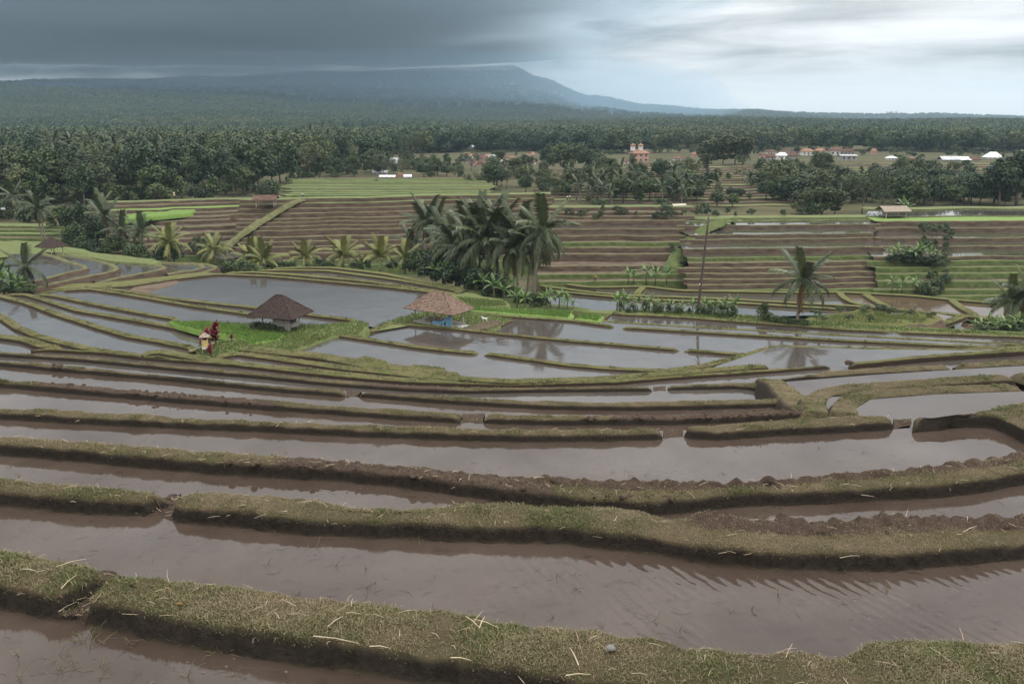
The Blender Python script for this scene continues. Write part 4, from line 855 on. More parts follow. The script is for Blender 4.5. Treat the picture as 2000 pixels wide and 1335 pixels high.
BG = 'leafy banana plant in the hedge behind the dark pole'
for x, y, h in [(1205, 606, 36), (1225, 608, 28), (1245, 606, 30), (1268, 608, 34), (1290, 609, 30), (1310, 611, 26), (1330, 612, 26), (1352, 613, 30), (1375, 614, 34), (1395, 615, 30), (1412, 616, 38), (1432, 617, 40), (1218, 606, 40), (1388, 614, 28)]:
    banana(x, y, h, BG, 'bananas of the hedge by the pole', -25.0)
for x, y, h in [(1227, 552, 32), (1262, 553, 40), (1280, 553, 34), (1302, 552, 32), (1237, 552, 26)]:
    banana(x, y, h, 'banana plant in the loose row on the valley terrace', 'bananas on the valley terrace', RL(x, y) + .1)
for x, y, h in [(1075, 604, 44), (1092, 604, 40), (1108, 605, 32), (1062, 600, 36), (1120, 606, 26), (1010, 600, 40), (985, 590, 44), (965, 582, 46), (1025, 602, 36), (945, 572, 40), (930, 566, 36), (870, 552, 40), (850, 545, 36), (1000, 578, 40)]:
    banana(x, y, h, 'banana plant in the undergrowth below the grove palms', 'bananas under the grove', -26.2)
for x, y, h in [(1735, 505, 24), (1752, 506, 30), (1770, 507, 26), (1786, 508, 30), (1800, 509, 34), (1815, 510, 30), (1828, 512, 26), (1745, 508, 22), (1795, 504, 30)]:
    banana(x, y, h, 'spiky banana plant in the thicket between the right terraces', 'bananas between the right terraces', RR(x, y) + .2)
for x, y, h in [(1742, 568, 30), (1762, 568, 32), (1783, 569, 30), (1752, 569, 24)]:
    banana(x, y, h, 'banana plant in the small clump above the brown pond', 'bananas above the brown pond', RR(x, y) + .2)
for x, y, h in [(1915, 652, 34), (1935, 650, 36), (1960, 654, 40), (1985, 652, 44), (1945, 655, 30), (1975, 656, 34), (2000, 655, 40), (1902, 648, 26)]:
    banana(x, y, h, 'banana plant in the thicket below the leaning palms', 'bananas below the leaning palms', -25.4)
for x, y, h in [(8, 572, 50), (25, 572, 44), (40, 573, 36), (0, 566, 56), (18, 568, 48)]:
    banana(x, y, h, 'banana plant at the end of the walled ponds', 'bananas at the walled ponds', -24.8)
for x, y, h in [(620, 526, 26), (568, 528, 22), (708, 524, 24), (826, 530, 34), (810, 528, 30), (1765, 420, 34), (1772, 421, 30)]:
    z = -26.8 if x < 1000 else RM(x, y)
    banana(x, y, h, 'banana plant tucked between the young palms' if x < 1000 else 'tall banana plant beside the thatched field shed', 'bananas between the young palms' if x < 1000 else 'bananas by the field shed', z)

# bushes
def bushes(pts, z, label, group, keys=('bush', 'bushdark'), wf=1.2):
    for k, (x, y, h) in enumerate(pts): tree(keys[k % len(keys)], x, y, h, label, 'bush', group, z(x, y) if callable(z) else z, wf)
bushes([(1210, 610, 22), (1232, 612, 20), (1258, 611, 24), (1285, 613, 22), (1305, 614, 20), (1325, 615, 20), (1385, 618, 26), (1410, 620, 28), (1430, 622, 26), (1370, 616, 22), (1345, 615, 14)], -24.75, 'dense bush in the hedge at the foot of the pole', 'hedge bushes by the pole', ('bushtall', 'bush'), 1.1)
tree('bushtall', 1490, 628, 34, 'rounded dark bush standing alone between the hedge and the lone palm', 'bush', None, -24.7, 1.2)
bushes([(1516, 631, 14), (1535, 633, 16), (1550, 635, 12), (1570, 636, 14), (1505, 628, 18)], -24.6, 'low weeds around the foot of the lone palm', 'weeds at the lone palm', wf=1.5)
tree('bush', 1598, 616, 12, 'tiny round bush on the rim of the grassy mound', 'bush', None, -27.0, 1.1)
gb = [(RND.uniform(815, 1050), 0, 0) for _ in range(26)]
gb = [(x, np.interp(x, [815, 900, 960, 1050], [535, 562, 585, 606]) + RND.uniform(-8, 2), RND.uniform(26, 56) if x < 980 else RND.uniform(20, 34)) for x, _, _ in gb]
bushes(gb, -26.9, 'dark undergrowth bush beneath the grove palms', 'undergrowth of the grove', ('bushdark', 'bushtall', 'bush', 'bushdark'), 1.2)
rb_ = [(RND.uniform(440, 810), RND.uniform(524, 531), RND.uniform(9, 24)) for _ in range(20)]
bushes(rb_, -27.0, 'low bush between the young palms of the far bank', 'bushes between the young palms', wf=1.5)
bushes([(450, 534, 26), (470, 534, 28), (490, 535, 22)], -26.0, 'blue-green bush at the corner of the largest pond', 'corner bushes of the largest pond', ('bush',), 1.3)
lb_ = [(RND.uniform(120, 420), RND.uniform(480, 512), RND.uniform(14, 40)) for _ in range(28)]
bushes(lb_, -28.0, 'dark bush in the gully below the left palms', 'bushes in the left gully', ('bushdark', 'bushtall', 'bush'), 1.2)
bushes([(RND.uniform(1900, 2010), RND.uniform(646, 656), RND.uniform(14, 26)) for _ in range(12)], -25.2, 'low bush among the bananas below the leaning palms', 'bushes below the leaning palms', wf=1.3)
bushes([(RND.uniform(0, 62), RND.uniform(566, 574), RND.uniform(14, 24)) for _ in range(8)], -24.6, 'grassy bush around the bananas at the walled ponds', 'bushes at the walled ponds', wf=1.4)
bushes([(RND.uniform(1725, 1840), RND.uniform(505, 518), RND.uniform(12, 24)) for _ in range(12)] + [(RND.uniform(1815, 1850), RND.uniform(520, 575), RND.uniform(8, 16)) for _ in range(10)], lambda x, y: RR(x, y), 'bush in the overgrown strip between the right terraces', 'bushes between the right terraces', wf=1.4)

# trees of the gully on the left
for x, y, h, k, wf in [(155, 470, 74, 'round1', 1.0), (120, 462, 62, 'round0', 1.1), (60, 452, 60, 'round1', 1.1), (190, 492, 70, 'tall0', 1.2), (150, 496, 60, 'round1', 1.0), (230, 500, 44, 'round0', 1.1), (10, 446, 60, 'round2', 1.1), (330, 512, 44, 'bushdark', 1.0), (100, 428, 70, 'round2', 1.3), (270, 500, 30, 'round1', 1.1)]:
    tree(k, x, y, h, 'dense dark tree in the gully below the left palms', 'tree', 'trees in the left gully', -28.0, wf)
# left woods: the trees of the front rows, the rest as one mass behind
fl_x, fl_y = [-40, 0, 120, 240, 330, 420, 520, 560, 640, 700, 760, 880], [400, 402, 402, 396, 388, 388, 384, 372, 352, 336, 322, 306]
keys = ['round0', 'round1', 'round2', 'tall0', 'tall1', 'round0', 'round1', 'airy']
pts = []
while len(pts) < 150:
    x = RND.uniform(-30, 880); f = np.interp(x, fl_x, fl_y); y = f - 70 * RND.random() ** 1.3
    if y < 292: continue
    if 280 < x < 350 and 335 < y < 372: continue
    if 735 < x < 880 and y > 312: continue
    pts.append((x, y))
for x, y in sorted(pts, key=lambda q: q[1]):
    p = pick(x, y); h = RND.uniform(9, 17) * pxm(p)
    k = RND.choice(keys)
    tree(k, x, y, h, KIND[k] + ' in the front rows of the dense woods on the left', 'tree', 'left woods: ' + KIND[k], None, RND.uniform(.9, 1.3), p)
for i in range(40):
    x = RND.uniform(-20, 760); y = float(np.interp(x, fl_x, fl_y)) + RND.uniform(-8, 5); p = pick(x, y)
    tree(RND.choice(['bush', 'bushdark', 'bushtall', 'bush']), x, y, RND.uniform(2.5, 6.5) * pxm(p), 'scrubby bush along the front edge of the left woods', 'bush', 'bushes along the left woods', None, RND.uniform(1.1, 1.6), p)
for i in range(15):
    x = RND.uniform(0, 640); y = np.interp(x, fl_x, fl_y) - RND.uniform(10, 75); p = pick(x, max(y, 300))
    palm(x, max(y, 300), x + RND.uniform(-4, 4), max(y, 300) - RND.uniform(12, 17) * pxm(p), 'coconut palm rising out of the dense woods on the left', 'palms in the left woods', None, 3.6, 11, dry=0, nuts=False, p=p)
# groups on the plain
def group_trees(items, label, group):
    for x, y, h, k, wf in items: tree(k, x, y, h, label, 'tree', group, None, wf)
group_trees([(1070, 330, 44, 'round1', 1.1), (1095, 332, 52, 'round0', 1.1), (1120, 332, 50, 'round2', 1.2), (1145, 334, 44, 'round1', 1.3), (1165, 335, 36, 'round0', 1.3), (1180, 336, 28, 'round1', 1.3), (1080, 333, 34, 'round2', 1.4)], 'tall dark tree in the grove beside the village', 'grove beside the village')
group_trees([(1390, 322, 46, 'bamboo', 1.5), (1412, 322, 54, 'bamboo', 1.5), (1435, 322, 58, 'bamboo', 1.5), (1452, 321, 52, 'bamboo', 1.4), (1375, 322, 36, 'bamboo', 1.5)], 'feathery bamboo clump left of the tiled village', 'bamboo beside the tiled village')
group_trees([(925, 372, 36, 'airy', 1.3), (965, 370, 50, 'round2', 1.3), (990, 371, 46, 'airy', 1.2), (1027, 377, 34, 'round1', 1.2), (1060, 380, 34, 'round2', 1.2), (1085, 382, 46, 'airy', 1.4), (1105, 386, 32, 'round0', 1.3), (945, 372, 26, 'round1', 1.4)], 'spreading tree on the crest above the brown terraces', 'trees on the crest')
group_trees([(738, 373, 22, 'bushdark', 1.0)], 'small dark round tree alone on the pale green fields', None)
group_trees([(x, y, h, k, w_) for x, y, h, k, w_ in [(1320, 392, 44, 'round1', 1.2), (1340, 396, 40, 'round0', 1.2), (1305, 390, 40, 'tall0', 1.3), (1360, 394, 32, 'round1', 1.3), (1200, 392, 26, 'tall1', 1.4), (1250, 398, 24, 'round0', 1.5), (1400, 404, 30, 'round2', 1.4), (1430, 406, 28, 'round0', 1.4), (1290, 408, 20, 'bush', 1.5), (1370, 414, 20, 'bush', 1.6), (1150, 398, 22, 'tall1', 1.4), (1170, 404, 16, 'bush', 1.6)]], 'tree among the palms of the far plain', 'trees among the palms of the far plain')
group_trees([(1580, 420, 50, 'bamboo', 1.4), (1605, 422, 58, 'bamboo', 1.4), (1630, 421, 50, 'bamboo', 1.4), (1565, 419, 26, 'bush', 1.5), (1590, 424, 30, 'bush', 1.4)], 'dark bamboo clump rising behind the flooded terraces', 'bamboo behind the flooded terraces')
tree('airy', 1683, 418, 86, 'wide umbrella-shaped tree with a bare trunk behind the flooded terraces', 'tree', None, None, 0.95)
group_trees([(1720, 414, 44, 'airy', 1.1)], 'smaller open tree beside the field shed', None)
it = []
for i in range(46):
    x = RND.uniform(1735, 2020); y = np.interp(x, [1735, 2020], [408, 404]) - RND.uniform(0, 26); it.append((x, y, RND.uniform(28, 62), RND.choice(['round0', 'round1', 'round2', 'tall0', 'round1']), RND.uniform(1, 1.4)))
for i in range(22):
    x = RND.uniform(1500, 1740); y = RND.uniform(362, 396); it.append((x, y, RND.uniform(20, 40), RND.choice(['round0', 'tall1', 'round1', 'bamboo', 'round2']), RND.uniform(1, 1.4)))
for q in sorted(it, key=lambda q: q[1]): group_trees([q], KIND[q[3]] + ' in the wooded belt beyond the umbrella tree', 'wooded belt: ' + KIND[q[3]])
group_trees([(1950, 404, 96, 'round1', .9), (1985, 404, 108, 'tall0', 1.5), (2015, 404, 100, 'round1', 1.0)], 'very tall black-green tree closing the wooded belt', 'tall trees closing the belt')
for x, y in [(1507, 362), (1523, 366), (1530, 360), (1545, 364)]:
    palm(x, y, x + 2, y - 38, 'slender palm beside the dark clump above the striped brown terraces', 'palms above the striped terraces', None, 3.2, 11, dry=0, nuts=False)
it = [(RND.choice([RND.uniform(620, 740), RND.uniform(800, 900)]), RND.uniform(318, 340), RND.uniform(10, 22), RND.choice(['round0', 'round1', 'tall1', 'bush']), RND.uniform(1, 1.5)) for i in range(22)]
it += [(RND.uniform(900, 1050), RND.uniform(288, 322), RND.uniform(5, 10), RND.choice(['round0', 'round1', 'tall1']), RND.uniform(1, 1.4)) for i in range(14)]
it += [(RND.choice([RND.uniform(1180, 1215), RND.uniform(1280, 1480), RND.uniform(1480, 1720)]), RND.uniform(296, 304), RND.uniform(8, 15), RND.choice(['round0', 'round1', 'tall1', 'bush']), RND.uniform(1, 1.5)) for i in range(26)]
it += [(RND.uniform(1690, 2010), RND.uniform(298, 309), RND.uniform(7, 13), RND.choice(['round0', 'round1', 'bush']), RND.uniform(1, 1.5)) for i in range(24)]
for q in it: group_trees([q], 'small ' + KIND[q[3]] + ' among the distant village houses', 'village trees: ' + KIND[q[3]])
def scrub(n, xr, yr, hr, f, label, group, keys=('bush', 'bushdark', 'bushtall', 'round0', 'round1', 'tall1')):
    q = sorted([(RND.uniform(*xr), RND.uniform(*yr)) for _ in range(n)], key=lambda v: v[1])
    for x, y in q:
        k = RND.choice(keys); p = at(x, y, f(x, y)) if f else pick(x, y)
        tree(k, x, y, RND.uniform(*hr) * pxm(p), KIND[k] + ' ' + label, 'bush' if 'bush' in k else 'tree', group + ': ' + KIND[k], None, RND.uniform(1.0, 1.6), p)
scrub(26, (600, 900), (326, 350), (2.5, 7), None, 'scattered below the crowded village', 'scrub below the village')
scrub(10, (890, 1060), (340, 352), (2, 5), None, 'scattered below the crowded village', 'scrub below the village')
scrub(54, (1050, 1570), (338, 396), (2, 6.5), FR, 'scattered over the terraces of the far plain', 'scrub of the far plain')
scrub(30, (1480, 2010), (324, 345), (2, 5.5), FR2, 'scattered over the striped terraces of the far right', 'scrub of the striped terraces')
TK = ('tall0', 'tall1', 'airy', 'bamboo', 'round2', 'tall1')
scrub(46, (1050, 1570), (330, 398), (4, 9), FR, 'standing on the terraces of the far plain', 'trees of the far plain', TK)
scrub(34, (1480, 1800), (348, 400), (5, 11), None, 'in the thicket before the striped terraces', 'thicket before the striped terraces', TK)
scrub(30, (880, 1200), (318, 372), (4, 9), None, 'between the village and the crest', 'trees between village and crest', TK)
scrub(26, (560, 880), (312, 346), (4, 10), None, 'on the pale fields below the left woods', 'trees on the pale fields', TK)
scrub(34, (1500, 1900), (362, 398), (3, 9), None, 'at the foot of the wooded belt', 'scrub of the wooded belt')
scrub(22, (1300, 1430), (428, 520), (.8, 1.6), RM, 'on the overgrown strip between the flooded terraces', 'scrub between the flooded terraces', ('bush', 'bushdark')) if False else None

tree('airy', 1740, 238, 20, 'single broad tree standing above the wooded skyline', 'tree', None, None, 1.2)

scrub(26, (1080, 1560), (414, 428), (.8, 2.2), lambda x, y: RM(x, y) if x > 1340 else RL(x, y), 'on the rim above the flooded terraces', 'scrub on the terrace rim', ('bush', 'bushdark', 'bushtall'))
scrub(9, (1312, 1345), (470, 522), (.7, 1.5), RL, 'on the step between the two flooded blocks', 'scrub between the flooded blocks', ('bush', 'bushdark'))
scrub(34, (1800, 1852), (428, 578), (.8, 2.0), RR, 'on the overgrown gully between the right terraces', 'scrub of the right gully', ('bush', 'bushdark', 'bushtall'))
bushes([(1590, 612, 8), (1640, 608, 9), (1690, 606, 12), (1720, 607, 14), (1745, 610, 10), (1780, 612, 8), (1820, 616, 8), (1660, 622, 8), (1610, 624, 7), (1700, 624, 8)], -26.6, 'grassy tussock on the mound beside the brown pool', 'tussocks on the mound', ('bush', 'bushdark'), 2.0)
# far woods: one mass, each mesh point carries a tree
def woods(name, label, key, P, S):
    me = bpy.data.meshes.new(name); me.vertices.add(len(P)); me.vertices.foreach_set('co', np.asarray(P, np.float32).ravel())
    a = me.attributes.new('size', 'FLOAT', 'POINT'); a.data.foreach_set('value', np.asarray(S, np.float32))
    o = link(name, me); tag(o, label, 'woods', None, 'stuff')
    ng = bpy.data.node_groups.new(name, 'GeometryNodeTree'); ng.interface.new_socket('Geometry', in_out='INPUT', socket_type='NodeSocketGeometry'); ng.interface.new_socket('Geometry', in_out='OUTPUT', socket_type='NodeSocketGeometry')
    A = ng.nodes.new; gi, go = A('NodeGroupInput'), A('NodeGroupOutput'); mp = A('GeometryNodeMeshToPoints'); ip = A('GeometryNodeInstanceOnPoints'); oi = A('GeometryNodeObjectInfo')
    oi.inputs['Object'].default_value = FAR[key]; oi.inputs['As Instance'].default_value = True
    na = A('GeometryNodeInputNamedAttribute'); na.data_type = 'FLOAT'; na.inputs['Name'].default_value = 'size'
    rv = A('FunctionNodeRandomValue'); rv.data_type = 'FLOAT_VECTOR'; rv.inputs['Min'].default_value = (0, 0, 0); rv.inputs['Max'].default_value = (0, 0, 6.28)
    K = ng.links.new
    K(gi.outputs[0], mp.inputs['Mesh']); K(mp.outputs[0], ip.inputs['Points']); K(oi.outputs['Geometry'], ip.inputs['Instance'])
    sv = A('ShaderNodeCombineXYZ'); rw_ = A('FunctionNodeRandomValue'); rw_.data_type = 'FLOAT'; rw_.inputs[2].default_value = .85; rw_.inputs[3].default_value = 1.35
    ml = A('ShaderNodeMath'); ml.operation = 'MULTIPLY'; K(na.outputs[0], ml.inputs[0]); K(rw_.outputs[1], ml.inputs[1])
    K(ml.outputs[0], sv.inputs[0]); K(ml.outputs[0], sv.inputs[1]); K(na.outputs[0], sv.inputs[2]); K(sv.outputs[0], ip.inputs['Scale']); K(rv.outputs[0], ip.inputs['Rotation']); K(ip.outputs[0], go.inputs[0])
    md = o.modifiers.new('trees', 'NODES'); md.node_group = ng
    return o
FAR = {}
fp = [('a', 'leaf_dark', ellipsoid_clumps(500, 12, (0, 0, .55), (.36, .34, .38), (.14, .22)), 72, .068), ('b', 'leaf_mid', ellipsoid_clumps(501, 12, (0, 0, .6), (.3, .28, .36), (.12, .2)), 72, .064), ('c', 'leaf_pale', ellipsoid_clumps(502, 11, (0, 0, .6), (.22, .22, .38), (.1, .16)), 66, .058)]
for k, m, cl, per, s in fp:
    # the pattern tree of each mass is itself a tree of the woods
    p = on_ground(*{'a': (-300, 760), 'b': (-120, 800), 'c': (80, 820)}[k]); t = thing('woodland_tree', {'a': 'dark', 'b': 'mid-green', 'c': 'pale slender'}[k] + ' tree deep in the far woods behind the village', 'tree', p, 0, None, 13.0)
    FAR[k] = link('crown', crown_mesh('crown', M[m], 520 + ord(k), cl, per, s), t); link('trunk', trunk_mesh('trunk', 530, .45, .025, 4, .2), t)
    tm = None
def px_of(x, y, zrel):
    dep = y * cp - zrel * sp; return 1000 + F * x / dep, 667.5 - F * (y * sp + zrel * cp) / dep
PTS = []
for d0, d1, area, size in ((420, 900, 52, (10, 17)), (900, 1800, 100, (11, 17)), (1800, 2900, 190, (12, 19)), (2900, 5200, 620, (14, 24))):
    n = int(1.32 * 0.5 * (d1 ** 2 - d0 ** 2) / area); d = np.sqrt(rng.uniform(d0 ** 2, d1 ** 2, n)); a = rng.uniform(-.66, .66, n)
    y = d; x = a * y; z = ground_rel(x, y); qx, qy = px_of(x, y, z)
    front = np.interp(qx, [-40, 0, 640, 700, 760, 880, 900, 1050, 1200, 1480, 1560, 2040], [340, 340, 318, 308, 302, 298, 298, 296, 300, 298, 294, 300])
    keep = (qy < front) & ~((abs(qx - 922) < 14) & (qy > 284))
    keep &= (fbm(np.stack([x, y, x * 0], -1), 1 / 90.0, 3) > -0.17) | (d > 1500)
    x, y, z = x[keep], y[keep], z[keep]
    PTS.append(np.stack([x, y, z + CZ - 0.3, rng.uniform(*size, len(x))], -1))
PTS = np.concatenate(PTS); sel = np.clip((fbm(PTS[:, :3], 1 / 160.0, 3) * 2.2 + 0.5 + rng.normal(size=len(PTS)) * .22), 0, .999)
for k, lo, hi, lb in (('a', 0, .45, 'dark green mass of far woods rising to the mountain'), ('b', .45, .78, 'mid green patches of the far woods rising to the mountain'), ('c', .78, 1, 'pale slender trees scattered through the far woods')):
    q = PTS[(sel >= lo) & (sel < hi)]; woods('far_woods', lb, k, q[:, :3], q[:, 3])

# ------------------------------------------------------------------ huts
def roof_slope(e0, e1, r1, r0, rows, cols, mat, parent):
    e0, e1, r1, r0 = map(np.array, (e0, e1, r1, r0)); nrm = np.cross(e1 - e0, r0 - e0); nrm = nrm / np.linalg.norm(nrm)
    if nrm[2] < 0: nrm = -nrm
    u = np.linspace(0, 1, cols * 4 + 1); V = []; W0 = np.linalg.norm(e1 - e0)
    for k in range(rows):
        for f in (0.0, 0.96):
            v = (k + f) / rows; a = e0 + (r0 - e0) * v; b = e1 + (r1 - e1) * v; P = a + (b - a) * u[:, None]
            s = (P - e0) @ ((e1 - e0) / W0) / W0 * cols
            V.append(P + nrm * ((1 - f) * 0.045 + 0.03 * np.abs(np.sin(s * math.pi)) + 0.02)[:, None])
    m = MB(); m.add(np.concatenate(V), grid_faces(rows * 2, len(u)))
    th = nrm * 0.05; c = np.array([e0, e1, r1, r0]); m.add(np.concatenate([c, c - th]), [[4, 5, 6, 7], [0, 1, 5, 4], [1, 2, 6, 5], [3, 0, 4, 7]])
    return m.build('roof_slope', mat, parent)
def hut_frame(A, B, Cc, z):
    A, B, Cc = (at(x, y, z) for x, y in (A, B, Cc)); ab = (B - A)[:2]; w_ = np.linalg.norm(ab); ang = math.atan2(ab[1], ab[0]); perp = np.array([-ab[1], ab[0]]) / w_
    d_ = abs((Cc - B)[:2] @ perp); c = (A + B) / 2; c[:2] += perp * d_ / 2
    return c, ang, w_, d_
def hip_hut(name, label, c, ang, w_, d_, eave, ridge, over, rl, tile, rows, cols):
    t = thing(name, label, 'hut', c, ang); X_, Y_ = w_ / 2 + over, d_ / 2 + over
    e = [(-X_, -Y_, eave), (X_, -Y_, eave), (X_, Y_, eave), (-X_, Y_, eave)]; r = [(-rl / 2, 0, ridge), (rl / 2, 0, ridge)]
    s0 = roof_slope(e[0], e[1], r[1], r[0], rows, cols, M[tile], t); roof_slope(e[2], e[3], r[0], r[1], rows, cols, M[tile], t)
    roof_slope(e[1], e[2], r[1], r[1], rows, cols, M[tile], t); roof_slope(e[3], e[0], r[0], r[0], rows, cols, M[tile], t)
    for a, b in ((e[0], r[0]), (e[3], r[0]), (e[1], r[1]), (e[2], r[1]), (r[0], r[1])):
        a, b = np.array(a), np.array(b); n = 9; P = a + (b - a) * np.linspace(0, 1, n)[:, None] + np.array([0, 0, .05]); P[:, 2] += .02 * np.sin(np.arange(n) * 2.1)
        m = MB(); m.tube(P, .085, 6); m.build('ridge_cap', M[tile], s0)
    for sx_ in (-1, 1):
        for sy in (-1, 1):
            m = MB(); m.tube([(sx_ * w_ / 2, sy * d_ / 2, -.25), (sx_ * w_ / 2, sy * d_ / 2, 1.0), (sx_ * w_ / 2, sy * d_ / 2, eave + .35)], .075, 7); m.build('post', M['pale_wood' if (sx_ > 0) else 'wood'], t)
    for sy in (-1, 1):
        m = MB(); m.box((0, sy * d_ / 2, eave + .22), (w_ + .3, .1, .12)); m.build('beam', M['wood'], t)
    for sx_ in (-1, 1):
        m = MB(); m.box((sx_ * w_ / 2, 0, eave + .32), (.1, d_ + .3, .1)); m.build('beam', M['wood'], t)
    return t
c, ang, w_, d_ = hut_frame((514, 641), (565, 645), (603, 638), -23.1)
h1 = hip_hut('field_hut', 'open hut with dark mossy hipped roof and low plaster walls on the lawn', c, ang, w_, d_, 1.55, 3.75, 1.25, .9, 'tile_dark', 12, 26)
m = MB(); m.box((0, 0, -.02), (w_ + .3, d_ + .3, .22)); m.build('floor_slab', M['concrete'], h1)
m = MB()
for k in range(7):                       # the block wall on the front, laid in courses
    for q in range(5):
        bw = (w_ * .62) / 5; m.box((w_ / 2 - w_ * .62 + bw * (q + .5 + (.5 if k % 2 else 0)) - (.0 if k % 2 == 0 else bw * .25), -d_ / 2 + .06, .16 + k * .17), (bw - .03, .14 + .015 * ((q * 7 + k * 3) % 3), .15))
m.box((w_ / 2 - w_ * .31, -d_ / 2 + .07, .66), (w_ * .62 - .06, .10, 1.12)); m.build('block_wall', M['plaster'], h1)
m = MB(); m.box((w_ / 2 - .06, .15, .3), (.12, d_ - .5, .42)); m.build('low_wall', M['plaster'], h1)
m = MB(); m.box((w_ / 2 - .05, 0, .62), (.09, d_ - .1, .09)); m.build('rail', M['pale_wood'], h1)
m = MB(); m.box((.2, d_ / 2 - .07, .62), (w_ * .7, .1, 1.0)); m.build('back_wall', M['plaster'], h1)
m = MB(); m.box((-.3, .4, .32), (w_ * .45, d_ * .5, .5)); m.build('plank_bed', M['wood'], h1)
c, ang, w_, d_ = hut_frame((811, 628), (882, 639), (908, 632), -24.0)
h2 = hip_hut('field_hut', 'open hut with reddish clay tile roof and a blue panel, reflected in the pond', c, ang, w_, d_, 1.75, 3.75, 1.0, 2.0, 'tile_red', 13, 30)
m = MB(); m.box((0, 0, .0), (w_ + .5, d_ + .5, .2)); m.build('floor_slab', M['concrete'], h2)
m = MB(); m.box((-w_ * .05, .1, .38), (w_ * .55, d_ * .6, .1))
for sx_ in (-1, 1):
    for sy in (-1, 1): m.box((-w_ * .05 + sx_ * w_ * .25, .1 + sy * d_ * .27, .2), (.1, .1, .32))
m.build('bench', M['wood'], h2)
for q in (-.12, .08):
    m = MB(); m.tube([(w_ * q, -.1, .1), (w_ * q, -.1, 2.1)], .1, 8); m.build('post', M['pale_wood'], h2)
y0 = -d_ / 2 - .12; xa, xb = w_ / 2 - 1.75, w_ / 2 + .05
pts = [(xa, .12), (xb, .12), (xb, 1.62), (xa + .25, .55), (xa, .35)]
m = MB(); V = [(x, y0, z) for x, z in pts] + [(x, y0 + .06, z) for x, z in pts]
m.add(V, [[i, (i + 1) % 5, (i + 1) % 5 + 5, i + 5] for i in range(5)], [[0, 1, 2], [0, 2, 3], [0, 3, 4], [5, 7, 6], [5, 8, 7], [5, 9, 8]]); bp_ = m.build('blue_panel', M['blue_paint'], h2)
for hx, hw, hh in ((xb - .95, .2, .36), (xa + .38, .16, .16)):
    m = MB(); m.box((hx, y0 - .006, .12 + hh / 2 + .05), (hw, .02, hh)); m.build('hole', M['dark'], bp_)
m = MB(); m.box((w_ / 2 + .9, -.2, .05), (1.0, 1.5, .1)); m.build('step', M['concrete'], h2)
m = MB(); m.box((xa - .5, -d_ / 2 + .1, .3), (1.0, .5, .35)); m.build('trough', M['blue_paint'], h2)
# dark hut by the walled ponds and little field sheds
c, ang, w_, d_ = hut_frame((83, 496), (103, 498), (116, 494), -24.6)
hip_hut('field_hut', 'small dark-roofed hut above the walled ponds on the left', c, ang, 2.6, 2.4, 1.4, 3.0, .9, .6, 'tile_dark', 8, 16)
def shed(px, py, hpx, label, roofm, z=None, rot=0.3, wide=1.3, group=None, name='field_shed', cat='shed'):
    p = at(px, py, z) if z is not None else pick(px, py); H = hpx / pxm(p); t = thing(name, label, cat, p, rot, group); w_ = H * wide; d_ = w_ * .7; e = H * .62
    for sx_ in (-1, 1):
        for sy in (-1, 1):
            m = MB(); m.box((sx_ * w_ * .42, sy * d_ * .42, e / 2), (H * .05, H * .05, e + .2)); m.build('post', M['pale_wood'], t)
    for sy in (-1, 1):
        m = MB(); V = [(-w_ * .58, 0, H), (w_ * .58, 0, H), (w_ * .58, sy * d_ * .62, e), (-w_ * .58, sy * d_ * .62, e)]; V = V + [(x, y, z_ - .06) for x, y, z_ in V]
        m.add(V, [[0, 1, 2, 3], [4, 7, 6, 5], [0, 4, 5, 1], [1, 5, 6, 2], [2, 6, 7, 3], [3, 7, 4, 0]]); m.build('roof_slope', M[roofm], t)
    m = MB(); m.box((0, 0, e * .35), (w_ * .8, d_ * .8, .12)); m.build('platform', M['wood'], t)
    return t
shed(1325, 418, 20, 'tiny pale-roofed field shed on posts beside the bright ponds', 'pale_wood', RM(1325, 424), .35)
shed(1742, 426, 24, 'low thatched field shed behind the flooded terraces', 'wood', RM(1742, 430), .1, 2.0)
shed(520, 402, 21, 'brown field shed on the edge of the brown terraces', 'roof_brown', max(BL(520, 402), BR(520, 402)) + .2, .1, 1.9)
shed(645, 412, 14, 'tiny lean-to beside the grassy path', 'roof_brown', BL(560, 400), .3) if False else None

